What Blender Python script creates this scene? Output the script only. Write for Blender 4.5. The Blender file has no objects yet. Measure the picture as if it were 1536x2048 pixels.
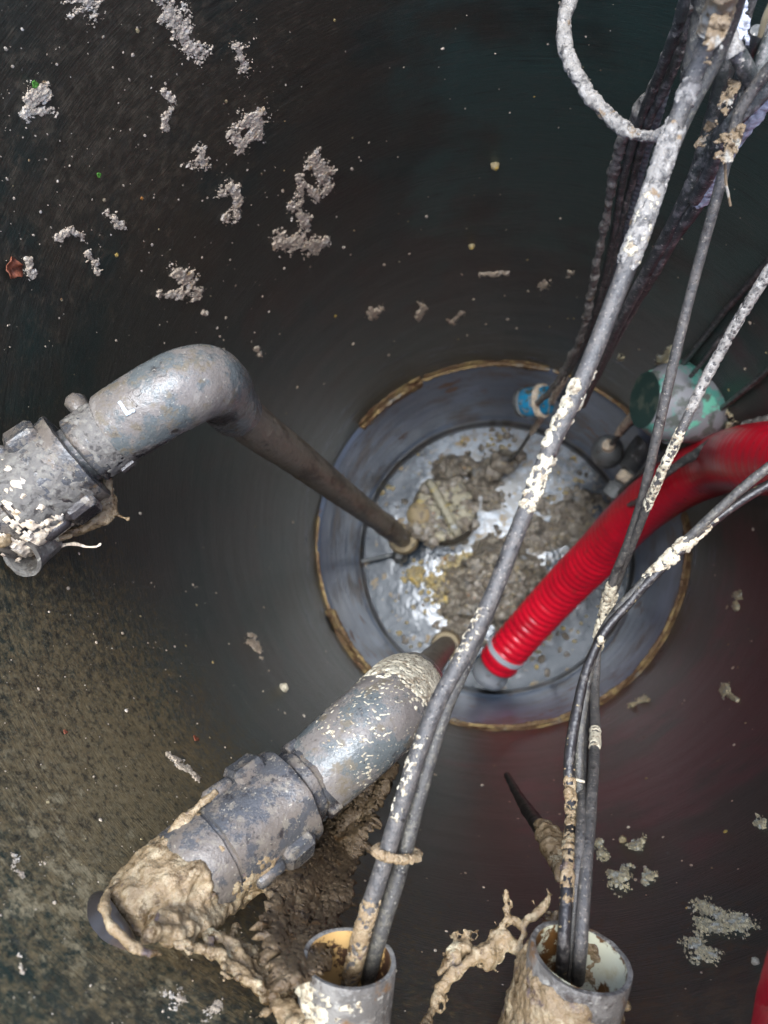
import bpy, math, random
import numpy as np
from mathutils import Vector

S = bpy.context.scene
COL = S.collection
rng = np.random.default_rng(7)

# ------------------------------------------------------------------ camera
# The tank stands on the z axis, its floor at z = 0.  F / CX / CY describe the
# lens of the photograph; unproject() turns a viewed spot at a known height into metres.
F, CX, CY = 1539.0, 768.0, 1024.0
NAD = (973.2, 1200.0)                      # where the plumb line under the camera is seen
CAM = np.array([-0.022, -0.128, 2.295])
R0 = 0.40                                  # inner radius of the tank
RIM = 1.975
n_ = np.array([(NAD[0] - CX) / F, -(NAD[1] - CY) / F, -1.0]); n_ /= np.linalg.norm(n_)
t_ = np.array([0, 0, -1.0]); v_ = np.cross(n_, t_)
K_ = np.array([[0, -v_[2], v_[1]], [v_[2], 0, -v_[0]], [-v_[1], v_[0], 0]])
ROT = np.eye(3) + K_ + K_ @ K_ / (1 + n_ @ t_)
cd = bpy.data.cameras.new('camera'); cam = bpy.data.objects.new('camera', cd); COL.objects.link(cam)
from mathutils import Matrix
cam.matrix_world = Matrix.Translation(CAM) @ Matrix(ROT.tolist()).to_4x4()
cd.sensor_fit = 'VERTICAL'; cd.sensor_height = 36; cd.sensor_width = 27
cd.lens = 36 * F / 2048
cd.clip_start = 0.01; cd.clip_end = 400
cd.dof.use_dof = True; cd.dof.focus_distance = 0.60; cd.dof.aperture_fstop = 8
S.camera = cam

# ------------------------------------------------------------------ world, sun, exposure
SUN_EL, SUN_AZ = math.radians(85), math.radians(20)
W = bpy.data.worlds.new('World'); S.world = W; W.use_nodes = True
nt = W.node_tree
sky = nt.nodes.new('ShaderNodeTexSky'); sky.sky_type = 'NISHITA'; sky.sun_disc = False
sky.sun_elevation = SUN_EL; sky.sun_rotation = SUN_AZ; sky.dust_density = 3.0
bg = nt.nodes['Background']; bg.inputs[1].default_value = 0.15
nt.links.new(sky.outputs[0], bg.inputs[0])
sl = bpy.data.lights.new('sun', 'SUN'); sun = bpy.data.objects.new('sun', sl); COL.objects.link(sun)
sl.energy = 1.5; sl.angle = math.radians(27); sl.color = (0.76, 0.88, 1.0)
sdir = Vector((math.sin(SUN_AZ) * math.cos(SUN_EL), math.cos(SUN_AZ) * math.cos(SUN_EL), math.sin(SUN_EL)))
sun.rotation_euler = sdir.to_track_quat('Z', 'Y').to_euler(); sun.location = (0, 0, 4)
S.view_settings.view_transform = 'Standard'; S.view_settings.look = 'None'
S.view_settings.gamma = 1; S.view_settings.exposure = 1.85
S.cycles.max_bounces = 8; S.cycles.diffuse_bounces = 5; S.cycles.glossy_bounces = 5
S.cycles.use_denoising = True

# ------------------------------------------------------------------ helpers
def ray(x, y):
    return np.array([(x - CX) / F, -(y - CY) / F, -1.0]) @ ROT.T
def P(x, y, z):
    d = ray(x, y); return CAM + d * ((z - CAM[2]) / d[2])
def wall(x, y, r=R0):
    d = ray(x, y); a = d[0]**2 + d[1]**2; b = CAM[0]*d[0] + CAM[1]*d[1]; c = CAM[0]**2 + CAM[1]**2 - r*r
    return CAM + d * ((-b + math.sqrt(b*b - a*c)) / a)
def Pin(x, y, z, r=.378):                    # the same, but never through the tank wall
    p = P(x, y, z)
    return p if math.hypot(p[0], p[1]) < r else wall(x, y, r)
def wallN(X, Y, r=R0):
    d = np.stack([(X - CX) / F, -(Y - CY) / F, -np.ones_like(X)], -1) @ ROT.T
    a = d[:, 0]**2 + d[:, 1]**2; b = CAM[0]*d[:, 0] + CAM[1]*d[:, 1]; c = CAM[0]**2 + CAM[1]**2 - r*r
    return CAM + d * ((-b + np.sqrt(b*b - a*c)) / a)[:, None]
def proj(Q):
    q = (np.asarray(Q) - CAM) @ ROT
    return np.stack([CX + F*q[:, 0]/-q[:, 2], CY - F*q[:, 1]/-q[:, 2]], -1), -q[:, 2]
def size(px, p):                            # metres spanned by px pixels at point p
    return px * float(-((p - CAM) @ ROT)[2]) / F

_h = np.random.default_rng(3)
_G = _h.normal(size=(256, 3)); _G /= np.linalg.norm(_G, axis=1)[:, None]
def perlin(p):
    i = np.floor(p).astype(np.int64); f = p - i; u = f*f*f*(f*(f*6-15)+10); out = 0
    for dx in (0, 1):
        for dy in (0, 1):
            for dz in (0, 1):
                h = ((i[:, 0]+dx)*73856093 ^ (i[:, 1]+dy)*19349663 ^ (i[:, 2]+dz)*83492791)
                g = _G[((h >> 5) ^ h) & 255]
                w = (u[:, 0] if dx else 1-u[:, 0])*(u[:, 1] if dy else 1-u[:, 1])*(u[:, 2] if dz else 1-u[:, 2])
                out = out + w*((g*(f - np.array([dx, dy, dz]))).sum(1))
    return out*1.6
def fbm(p, o=4, seed=0):
    p = np.asarray(p, float) + seed*17.13; s = 0; a = 1; t = 0
    for k in range(o):
        s = s + a*perlin(p); t += a; a *= .5; p = p*2.03 + 5.1
    return s/t*1.5
def billow(p, o=4, seed=0):
    p = np.asarray(p, float) + seed*11.7; s = 0; a = 1; t = 0
    for k in range(o):
        s = s + a*(1-np.abs(perlin(p))*1.6); t += a; a *= .5; p = p*2.1 + 3.3
    return s/t
def sstep(a, b, x):
    t = np.clip((x-a)/(b-a), 0, 1); return t*t*(3-2*t)

def tag(o, label=None, cat=None, group=None, kind=None):
    if label: o['label'] = label
    if cat: o['category'] = cat
    if group: o['group'] = group
    if kind: o['kind'] = kind
    return o
def thing(name, label, cat, loc=(0, 0, 0), group=None):
    o = bpy.data.objects.new(name, None); COL.objects.link(o); o.location = [float(v) for v in loc]
    o.empty_display_size = .02
    return tag(o, label, cat, group)
def root_loc(o):
    v = np.zeros(3)
    while o is not None:
        v = v + np.array(o.location[:]); o = o.parent
    return v
def mk(name, V, Fc, mat, parent=None, smooth=True, idx=None, sharp=True):
    V = np.asarray(V, float)
    if parent is not None: off = root_loc(parent)
    else: off = V.mean(0) if len(V) else np.zeros(3)
    me = bpy.data.meshes.new(name)
    me.from_pydata((V - off).tolist(), [], [tuple(int(i) for i in f) for f in Fc]); me.update()
    for m in (mat if isinstance(mat, (list, tuple)) else [mat]): me.materials.append(m)
    if smooth: me.polygons.foreach_set('use_smooth', [True]*len(me.polygons))
    if smooth and sharp and len(V) < 60000: me.set_sharp_from_angle(angle=math.radians(48))
    if idx is not None: me.polygons.foreach_set('material_index', [int(i) for i in idx])
    o = bpy.data.objects.new(name, me); COL.objects.link(o)
    if parent is not None: o.parent = parent
    else: o.location = off.tolist()
    return o
def join(parts):
    V = []; Fc = []; n = 0
    for v, f in parts:
        V.append(np.asarray(v)); Fc += [tuple(i + n for i in q) for q in f]; n += len(v)
    return np.concatenate(V), Fc

class Sweep:
    """a centre line with radii, resampled smoothly, with frames"""
    def __init__(s, pts, rad, step=.004, smooth=True):
        pts = np.asarray(pts, float); n = len(pts)
        rad = np.full(n, rad) if np.isscalar(rad) else np.asarray(rad, float)
        if smooth and n > 2:
            ext = np.vstack([2*pts[0]-pts[1], pts, 2*pts[-1]-pts[-2]]); out = []; ro = []
            for i in range(n-1):
                p0, p1, p2, p3 = ext[i:i+4]; m = max(2, int(np.linalg.norm(p2-p1)/step)+1)
                a = np.linalg.norm(p1-p0)**.5+1e-6; b = np.linalg.norm(p2-p1)**.5+1e-6; c = np.linalg.norm(p3-p2)**.5+1e-6
                t = np.linspace(0, 1, m, endpoint=False)[:, None]
                m1 = (p2-p1) + b*((p1-p0)/a - (p2-p0)/(a+b)); m2 = (p2-p1) + b*((p3-p2)/c - (p3-p1)/(b+c))
                out.append((2*t**3-3*t**2+1)*p1 + (t**3-2*t**2+t)*m1 + (-2*t**3+3*t**2)*p2 + (t**3-t**2)*m2)
                ro.append(rad[i] + (rad[i+1]-rad[i])*t[:, 0])
            out.append(pts[-1:]); ro.append(rad[-1:])
            s.c = np.vstack(out); s.r = np.concatenate(ro)
        else:
            out = []; ro = []
            for i in range(n-1):
                m = max(1, int(np.linalg.norm(pts[i+1]-pts[i])/step)) if step else 1
                t = np.linspace(0, 1, m, endpoint=False)[:, None]
                out.append(pts[i]+(pts[i+1]-pts[i])*t); ro.append(rad[i]+(rad[i+1]-rad[i])*t[:, 0])
            out.append(pts[-1:]); ro.append(rad[-1:])
            s.c = np.vstack(out); s.r = np.concatenate(ro)
        T = np.gradient(s.c, axis=0); L = np.linalg.norm(T, axis=1)
        for i in range(len(T)):
            if L[i] < 1e-9: T[i] = s.c[-1]-s.c[0]; L[i] = np.linalg.norm(T[i])
        T /= L[:, None]
        ref = CAM - s.c[0]; ref = ref - T[0]*(ref@T[0])
        if np.linalg.norm(ref) < 1e-3: ref = np.cross(T[0], [0.3, .9, .1])
        N = [ref/np.linalg.norm(ref)]
        for i in range(1, len(T)):
            v = N[-1]-T[i]*(N[-1]@T[i]); N.append(v/np.linalg.norm(v))
        s.T = T; s.N = np.array(N); s.B = np.cross(T, s.N)
        s.s = np.concatenate([[0], np.cumsum(np.linalg.norm(np.diff(s.c, axis=0), axis=1))])
        s.len = s.s[-1]
    def grid(s, n, rad=None, i0=0, i1=None):
        i1 = len(s.c) if i1 is None else i1
        ph = np.arange(n)/n*2*np.pi
        d = s.N[i0:i1, None]*np.cos(ph)[None, :, None] + s.B[i0:i1, None]*np.sin(ph)[None, :, None]
        r = s.r[i0:i1, None, None] if rad is None else rad[..., None]
        return s.c[i0:i1, None] + d*r, d, ph
    def on(s, f, phi, h=0):                 # a point on the skin: f of length, phi about the axis
        i = min(len(s.c)-1, int(f*(len(s.c)-1)))
        d = s.N[i]*math.cos(phi)+s.B[i]*math.sin(phi)
        return s.c[i]+d*(s.r[i]+h), d, s.T[i]
def gridfaces(m, n, cap0=True, cap1=True, keep=None):
    Fc = []
    for i in range(m-1):
        for j in range(n):
            q = (i*n+j, i*n+(j+1) % n, (i+1)*n+(j+1) % n, (i+1)*n+j)
            if keep is None or keep[q[0]] or keep[q[1]] or keep[q[2]] or keep[q[3]]: Fc.append(q)
    if cap0: Fc.append(tuple(range(n-1, -1, -1)))
    if cap1: Fc.append(tuple((m-1)*n+j for j in range(n)))
    return Fc
def tube(sw, n=16, amp=0, freq=100, seed=0, fn=None, caps=True):
    G, d, ph = sw.grid(n); m = len(sw.c); V = G.reshape(-1, 3); D = d.reshape(-1, 3)
    if fn is not None: V = V + D*fn(np.repeat(sw.s, n), np.tile(ph, m), V)[:, None]
    if amp: V = V + D*(amp*fbm(V*freq, 3, seed))[:, None]
    return V, gridfaces(m, n, caps, caps)
def crust(sw, f0, f1, n=28, h=.003, freq=220, thr=0., phi0=0, wid=1.6, seed=0, sub=.0012, fade=.12, st=1.0):
    """lumpy paste sticking to part of a swept skin: only where a noisy mask is above zero"""
    L = sw.len; k = np.linspace(f0*L, f1*L, max(4, int((f1-f0)*L/sub)))
    c = np.stack([np.interp(k, sw.s, sw.c[:, a]) for a in range(3)], -1)
    N = np.stack([np.interp(k, sw.s, sw.N[:, a]) for a in range(3)], -1); N /= np.linalg.norm(N, axis=1)[:, None]
    B = np.stack([np.interp(k, sw.s, sw.B[:, a]) for a in range(3)], -1); B /= np.linalg.norm(B, axis=1)[:, None]
    r = np.interp(k, sw.s, sw.r); ph = np.arange(n)/n*2*np.pi
    d = N[:, None]*np.cos(ph)[None, :, None]+B[:, None]*np.sin(ph)[None, :, None]
    V = c[:, None]+d*r[:, None, None]
    u = (k-k[0])/(k[-1]-k[0]); e = sstep(0, fade, u)*sstep(0, fade, 1-u)
    a = np.abs((ph-phi0+np.pi) % (2*np.pi)-np.pi); w = 1-sstep(wid*.5, wid*1.3, a)
    base = (e[:, None]*1.1-.55)+(w[None]*1.1-.55)
    nz = fbm(V.reshape(-1, 3)*freq, 4, seed).reshape(base.shape)
    lum = billow(V.reshape(-1, 3)*freq*1.5, 3, seed+3).reshape(base.shape)
    mask = base + nz*1.25 - thr - .12
    hh = np.clip(mask, 0, .6)**.6*(.45+.75*lum)*h
    hh = np.where(mask > 0, hh, -.0006)
    V = (V+d*hh[..., None]).reshape(-1, 3)
    Fc = gridfaces(len(k), n, False, False, (mask > 0).reshape(-1))
    return compact(V, Fc)
def compact(V, Fc):
    if not Fc: return V[:0], Fc
    used = np.unique(np.concatenate([np.array(f) for f in Fc])); mp = -np.ones(len(V), int); mp[used] = np.arange(len(used))
    return V[used], [tuple(mp[list(f)]) for f in Fc]
def lathe(p0, p1, prof, n=40, fn=None, caps=(True, True), ref=None):
    """prof: (t along p0-p1, radius) pairs"""
    p0 = np.asarray(p0, float); p1 = np.asarray(p1, float); T = (p1-p0)/np.linalg.norm(p1-p0)
    rf = (CAM-p0) if ref is None else np.asarray(ref, float); N = rf-T*(rf@T); N /= np.linalg.norm(N); B = np.cross(T, N)
    ph = np.arange(n)/n*2*np.pi; V = []
    for t, r in prof:
        rr = np.full(n, r) if fn is None else fn(t, r, ph)
        V.append(p0+(p1-p0)*t+N*(np.cos(ph)*rr)[:, None]+B*(np.sin(ph)*rr)[:, None])
    return np.vstack(V), gridfaces(len(prof), n, *caps)
def box(c, ax, ay, az, hx, hy, hz, bev=.2):
    """a chamfered block: centre, three axes, half sizes"""
    c, ax, ay, az = [np.asarray(v, float) for v in (c, ax, ay, az)]; b = min(hx, hy, hz)*bev; V = []
    for sx in (-1, 1):
        for sy in (-1, 1):
            for sz in (-1, 1):
                V += [c+ax*sx*(hx-b)+ay*sy*(hy-b)+az*sz*hz, c+ax*sx*(hx-b)+ay*sy*hy+az*sz*(hz-b), c+ax*sx*hx+ay*sy*(hy-b)+az*sz*(hz-b)]
    import bmesh
    bm = bmesh.new()
    for v in V: bm.verts.new(v.tolist())
    bmesh.ops.convex_hull(bm, input=bm.verts); bm.verts.index_update()
    V = np.array([v.co[:] for v in bm.verts]); Fc = [tuple(v.index for v in f.verts) for f in bm.faces]; bm.free()
    return V, Fc
def ico(sub=2):
    import bmesh
    bm = bmesh.new(); bmesh.ops.create_icosphere(bm, subdivisions=sub, radius=1)
    V = np.array([v.co[:] for v in bm.verts]); Fc = [tuple(v.index for v in f.verts) for f in bm.faces]; bm.free(); return V, Fc
ICO1, ICO2, ICO3 = ico(1), ico(2), ico(3)
def blob(c, r, seed=0, amp=.3, freq=1.6, I=None, axes=None):
    V, Fc = I or ICO2; V = V*(1+amp*fbm(V*freq, 3, seed))[:, None]
    r = np.array([r, r, r]) if np.isscalar(r) else np.asarray(r); V = V*r
    if axes is not None: V = V@np.asarray(axes)
    return np.asarray(c)+V, Fc

# ------------------------------------------------------------------ materials
def M(name, base, rough=.6, layers=(), bumps=(), metal=0, spec=.5, cyl=False):
    m = bpy.data.materials.new(name); m.use_nodes = True; t = m.node_tree; N = t.nodes; L = t.links
    b = N['Principled BSDF']; tc = N.new('ShaderNodeTexCoord')
    b.inputs['Metallic'].default_value = metal; b.inputs['Specular IOR Level'].default_value = spec
    def noise(scale, detail, stretch, rot=(0, 0, 0), off=0, rgh=.6, kind='n'):
        mp = N.new('ShaderNodeMapping'); mp.inputs['Scale'].default_value = stretch
        mp.inputs['Rotation'].default_value = rot; mp.inputs['Location'].default_value = (off, off*.7, off*1.3)
        L.new(tc.outputs['Object'], mp.inputs['Vector'])
        if kind == 'v':
            x = N.new('ShaderNodeTexVoronoi'); x.inputs['Scale'].default_value = scale
            L.new(mp.outputs[0], x.inputs['Vector']); return x.outputs['Distance']
        x = N.new('ShaderNodeTexNoise'); x.inputs['Scale'].default_value = scale
        x.inputs['Detail'].default_value = detail; x.inputs['Roughness'].default_value = rgh
        L.new(mp.outputs[0], x.inputs['Vector']); return x.outputs['Fac']
    rgb = N.new('ShaderNodeRGB'); rgb.outputs[0].default_value = (*base, 1); col = rgb.outputs[0]
    rv = N.new('ShaderNodeValue'); rv.outputs[0].default_value = rough; ro = rv.outputs[0]
    for i, ly in enumerate(layers):
        f = noise(ly.get('scale', 20), ly.get('detail', 6), ly.get('stretch', (1, 1, 1)), ly.get('rot', (0, 0, 0)), ly.get('off', i*3.7), ly.get('rgh', .6), ly.get('kind', 'n'))
        if 'at' in ly:                       # a patch of colour that has its place: centre, radius
            c, rad, w = ly['at']
            d = N.new('ShaderNodeVectorMath'); d.operation = 'DISTANCE'; L.new(tc.outputs['Object'], d.inputs[0]); d.inputs[1].default_value = c
            mr0 = N.new('ShaderNodeMapRange'); L.new(d.outputs['Value'], mr0.inputs[0])
            mr0.inputs[1].default_value = 0; mr0.inputs[2].default_value = rad; mr0.inputs[3].default_value = w; mr0.inputs[4].default_value = -w
            ad = N.new('ShaderNodeMath'); ad.operation = 'ADD'; L.new(f, ad.inputs[0]); L.new(mr0.outputs[0], ad.inputs[1]); f = ad.outputs[0]
        mr = N.new('ShaderNodeMapRange'); mr.inputs[1].default_value = ly['lo']; mr.inputs[2].default_value = ly['hi']; mr.interpolation_type = 'SMOOTHSTEP'
        mr.inputs[4].default_value = ly.get('amt', 1.0)
        L.new(f, mr.inputs[0])
        mx = N.new('ShaderNodeMix'); mx.data_type = 'RGBA'; L.new(mr.outputs[0], mx.inputs['Factor']); L.new(col, mx.inputs['A']); mx.inputs['B'].default_value = (*ly['col'], 1); col = mx.outputs['Result']
        if 'rough' in ly:
            m2 = N.new('ShaderNodeMix'); m2.data_type = 'FLOAT'; L.new(mr.outputs[0], m2.inputs['Factor']); L.new(ro, m2.inputs['A']); m2.inputs['B'].default_value = ly['rough']; ro = m2.outputs['Result']
    L.new(col, b.inputs['Base Color']); L.new(ro, b.inputs['Roughness'])
    nrm = None
    for (scale, strength, dist, *rest) in bumps:
        st = rest[0] if rest else (1, 1, 1); rot = rest[1] if len(rest) > 1 else (0, 0, 0)
        f = noise(scale, rest[2] if len(rest) > 2 else 5, st, rot, 1.3)
        bp = N.new('ShaderNodeBump'); bp.inputs['Strength'].default_value = strength; bp.inputs['Distance'].default_value = dist
        L.new(f, bp.inputs['Height'])
        if nrm is not None: L.new(nrm, bp.inputs['Normal'])
        nrm = bp.outputs[0]
    if nrm is not None: L.new(nrm, b.inputs['Normal'])
    return m

m_wall = M('tank_plastic', (.034, .036, .027), .30, [
    dict(col=(.020, .034, .028), scale=5.0, lo=.45, hi=.62, detail=4),
    dict(col=(.036, .030, .022), scale=6.0, lo=.50, hi=.66, detail=4, off=9),
    dict(col=(.034, .066, .054), scale=8, lo=.44, hi=.64, detail=8, at=((.16, .37, 1.45), .60, .28), off=23),
    dict(col=(.095, .030, .034), scale=8, lo=.46, hi=.66, detail=8, at=((.34, -.22, 1.15), .62, .26), off=27),  # red reflection of the hose put into the wall colour
    dict(col=(.044, .038, .026), scale=8, lo=.46, hi=.66, detail=8, at=((-.28, .28, 1.75), .42, .22), off=29),
    dict(col=(.075, .070, .055), scale=26, lo=.52, hi=.74, detail=9, stretch=(1, 1, 7), rot=(.25, .12, 0), off=2, amt=.5),
    dict(col=(.012, .012, .010), scale=34, lo=.54, hi=.74, detail=9, stretch=(.6, .6, 9), rot=(-.3, .2, 0), off=6, amt=.8),
    dict(col=(.105, .095, .075), scale=130, lo=.57, hi=.74, detail=6, off=21, rgh=.7, amt=.5, rough=.5),
    dict(col=(.185, .135, .064), scale=130, lo=.50, hi=.74, detail=10, rgh=.78, at=((-.31, -.30, 1.72), .56, .26), off=4, rough=.6),
    dict(col=(.024, .021, .015), scale=120, lo=.54, hi=.66, detail=10, rgh=.78, at=((-.31, -.30, 1.72), .60, .06), off=14, amt=.8),
    dict(col=(.30, .24, .13), scale=230, lo=.55, hi=.66, detail=8, rgh=.75, at=((-.31, -.30, 1.72), .56, .10), off=41, rough=.7, amt=.42),
    dict(col=(.31, .25, .14), scale=60, lo=.62, hi=.74, detail=10, rgh=.78, at=((-.27, -.31, 1.85), .36, .15), off=5, rough=.7),
    dict(col=(.100, .080, .052), scale=90, lo=.52, hi=.76, detail=9, rgh=.75, at=((-.30, .25, 1.75), .40, .13), off=7, rough=.5),
    dict(col=(.105, .070, .042), scale=90, lo=.51, hi=.76, detail=9, rgh=.75, at=((.10, -.39, 1.80), .45, .15), off=8, rough=.5),
    dict(col=(.105, .128, .175), scale=14, stretch=(1, 1, 4), lo=.56, hi=.72, detail=7, rgh=.6, off=31, at=((0, 0, .55), .92, .46), rough=.26, amt=.75),  # blue-grey sky sheen above the sump put into the wall colour
    dict(col=(.45, .41, .33), scale=420, lo=.72, hi=.79, detail=3, off=13, rough=.8, amt=.8),
], [(30, .30, .003, (1, 1, 20), (.22, .1, 0)), (420, .25, .0008), (160, .2, .0015, (1, 1, 6), (-.3, .15, 0))])
m_sump = M('sump_plastic', (0.196, 0.252, 0.350), .34, [  # blue of the reflected sky put into the base and next tone
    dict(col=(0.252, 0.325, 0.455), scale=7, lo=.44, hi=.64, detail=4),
    dict(col=(0.196, 0.157, 0.129), scale=7, lo=.50, hi=.66, detail=8, off=5, rough=.42, amt=.85),
    dict(col=(0.336, 0.189, 0.105), scale=14, lo=.58, hi=.68, detail=10, off=8, rough=.6, amt=.85),
    dict(col=(0.098, 0.084, 0.077), scale=20, lo=.61, hi=.70, detail=10, off=12, stretch=(1, 1, 2), amt=.7)],
    [(120, .12, .002, (1, 1, 2))])
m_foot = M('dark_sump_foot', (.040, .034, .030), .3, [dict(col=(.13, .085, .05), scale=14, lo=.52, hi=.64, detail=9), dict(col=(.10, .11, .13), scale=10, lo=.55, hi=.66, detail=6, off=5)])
m_rust = M('scum_deposit', (.25, .155, .080), .75, [
    dict(col=(.46, .33, .14), scale=40, lo=.45, hi=.6), dict(col=(.13, .065, .03), scale=25, lo=.5, hi=.65, off=5),
    dict(col=(.36, .31, .24), scale=18, lo=.6, hi=.7, off=11)], [(200, .6, .003)])
m_rim = M('tank_rim_plastic', (.03, .032, .03), .5)
m_bead = M('meniscus_pale', (.20, .21, .22), .3, [dict(col=(.07, .06, .05), scale=12, lo=.45, hi=.65)])  # added ring for the bright line of the water meniscus
m_pvc = M('grey_pvc', (0.065, 0.065, 0.066), .19, [
    dict(col=(0.133, 0.111, 0.090), scale=38, lo=.47, hi=.54, detail=12, rgh=.74, rough=.34),
    dict(col=(0.179, 0.154, 0.117), scale=120, lo=.53, hi=.60, detail=10, rgh=.74, off=3, rough=.4, amt=.8),
    dict(col=(0.018, 0.015, 0.015), scale=42, lo=.55, hi=.62, detail=12, rgh=.80, off=9, rough=.45, amt=.92),
    dict(col=(0.117, 0.074, 0.035), scale=44, lo=.60, hi=.67, detail=10, rgh=.74, off=15, rough=.4),
    dict(col=(0.022, 0.017, 0.016), scale=260, lo=.58, hi=.64, detail=8, rgh=.75, off=19, amt=.75),
    dict(col=(0.340, 0.307, 0.239), scale=380, lo=.64, hi=.68, detail=5, off=17, amt=.85)],
    [(60, .5, .003), (420, .35, .0014), (1300, .2, .0008)])
m_elbow = M('grey_pvc_scuffed', (0.103, 0.113, 0.109), .19, [
    dict(col=(0.164, 0.144, 0.125), scale=26, lo=.45, hi=.53, detail=12, rgh=.74, rough=.30),
    dict(col=(0.129, 0.104, 0.067), scale=60, lo=.53, hi=.61, detail=10, rgh=.74, off=3, rough=.6, amt=.85),
    dict(col=(0.022, 0.017, 0.016), scale=30, lo=.56, hi=.64, detail=12, rgh=.82, off=6, rough=.4, amt=.95),
    dict(col=(0.219, 0.198, 0.170), scale=130, stretch=(1, .35, .35), lo=.57, hi=.64, detail=10, off=11, amt=.75, rgh=.74),
    dict(col=(0.029, 0.025, 0.021), scale=280, lo=.59, hi=.65, detail=8, rgh=.75, off=19, amt=.75),
    dict(col=(0.355, 0.336, 0.271), scale=360, lo=.64, hi=.69, detail=5, off=17, amt=.85)],
    [(50, .5, .003), (420, .35, .0014), (1300, .2, .0008)])
m_pipe = M('brown_filmed_pipe', (0.193, 0.161, 0.118), .40, [
    dict(col=(0.082, 0.063, 0.044), scale=36, lo=.47, hi=.58, detail=10, rgh=.74, stretch=(1, 1, .25)),
    dict(col=(0.290, 0.244, 0.174), scale=90, lo=.54, hi=.62, detail=10, rgh=.74, off=5, rough=.6, amt=.8),
    dict(col=(0.039, 0.030, 0.024), scale=140, lo=.57, hi=.64, detail=8, rgh=.74, off=9, amt=.8),
    dict(col=(0.435, 0.386, 0.305), scale=360, lo=.66, hi=.70, detail=4, off=8, amt=.8)], [(80, .5, .002), (400, .6, .0014)])
m_cable = M('grey_cable', (0.065, 0.061, 0.056), .36, [
    dict(col=(0.106, 0.094, 0.081), scale=150, lo=.47, hi=.58, detail=10, rgh=.76, rough=.5),
    dict(col=(0.020, 0.016, 0.015), scale=90, lo=.56, hi=.64, detail=10, off=4, rgh=.78, amt=.88),
    dict(col=(0.257, 0.226, 0.180), scale=520, lo=.60, hi=.65, detail=6, off=7, amt=.9),
    dict(col=(0.014, 0.012, 0.010), scale=420, lo=.59, hi=.65, detail=6, off=12, amt=.8)], [(300, .6, .0014), (1100, .5, .0008)])
m_cable_tan = M('silted_cable', (0.058, 0.054, 0.048), .45, [
    dict(col=(0.116, 0.106, 0.082), scale=220, lo=.49, hi=.58, detail=10, rgh=.76), dict(col=(0.015, 0.013, 0.012), scale=110, lo=.54, hi=.63, detail=10, off=4, rgh=.75),
    dict(col=(0.258, 0.242, 0.197), scale=560, lo=.61, hi=.66, detail=5, off=7, amt=.85)], [(300, .7, .0014), (1100, .5, .0008)])
m_dark = M('dark_cable', (0.060, 0.063, 0.058), .36, [
    dict(col=(0.217, 0.197, 0.184), scale=90, lo=.48, hi=.60, detail=10, rgh=.76, rough=.55),
    dict(col=(0.020, 0.018, 0.018), scale=80, lo=.55, hi=.64, detail=10, rgh=.76, off=9),
    dict(col=(0.484, 0.433, 0.357), scale=240, lo=.61, hi=.67, detail=7, off=4, amt=.85)], [(240, .6, .0016), (900, .5, .0008)])
m_crusty = M('crusted_rope', (0.240, 0.219, 0.190), .55, [
    dict(col=(0.080, 0.073, 0.065), scale=150, lo=.50, hi=.60, detail=9, rgh=.75), dict(col=(0.368, 0.339, 0.299), scale=190, lo=.54, hi=.62, detail=8, off=5, rgh=.72),
    dict(col=(0.192, 0.131, 0.073), scale=90, lo=.60, hi=.67, detail=8, off=9)], [(300, .7, .0018), (1000, .6, .0010)])
m_silt = M('lilac_silt', (0.130, 0.118, 0.102), .65, [dict(col=(0.186, 0.171, 0.143), scale=170, lo=.48, hi=.6, detail=9), dict(col=(0.050, 0.043, 0.037), scale=200, lo=.54, hi=.64, off=4, detail=9)], [(400, .7, .0014)])
m_black = M('black_cable', (.022, .020, .019), .30, [dict(col=(.09, .08, .07), scale=120, lo=.52, hi=.62, detail=9, rgh=.75, rough=.5), dict(col=(.36, .28, .14), scale=150, lo=.63, hi=.68, detail=7, off=4, amt=.85)], [(240, .6, .0016)])
m_rope = M('blue_grey_rope', (0.119, 0.154, 0.168), .5, [dict(col=(0.238, 0.252, 0.259), scale=200, lo=.45, hi=.65, detail=8), dict(col=(0.042, 0.042, 0.042), scale=120, lo=.55, hi=.68, off=5, detail=8)], [(400, .4, .0008)])
m_grease = M('white_grease', (0.503, 0.441, 0.314), .6, [
    dict(col=(0.267, 0.211, 0.138), scale=230, lo=.49, hi=.60, detail=9), dict(col=(0.621, 0.559, 0.409), scale=110, lo=.52, hi=.60, detail=8, off=3),
    dict(col=(0.107, 0.083, 0.058), scale=300, lo=.58, hi=.66, detail=8, off=6)], [(350, .7, .0018), (1200, .6, .0010)])
m_paste = M('greyish_grease', (.80, .65, .47), .5, [
    dict(col=(.54, .43, .31), scale=160, lo=.50, hi=.60, detail=9), dict(col=(.86, .75, .60), scale=90, lo=.52, hi=.62, detail=8, off=3),
    dict(col=(.52, .34, .16), scale=60, lo=.60, hi=.68, detail=7, off=8), dict(col=(.20, .155, .11), scale=300, lo=.60, hi=.67, detail=7, off=11)], [(300, .7, .0018), (1200, .6, .0010)])
m_cream_splat = M('cream_grease', (.84, .73, .45), .55, [
    dict(col=(.52, .47, .32), scale=200, lo=.50, hi=.60, detail=9), dict(col=(.80, .79, .66), scale=90, lo=.52, hi=.62, detail=8, off=3),
    dict(col=(.22, .18, .13), scale=330, lo=.61, hi=.68, detail=7, off=11)], [(300, .6, .0016), (1200, .6, .0010)])
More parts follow.
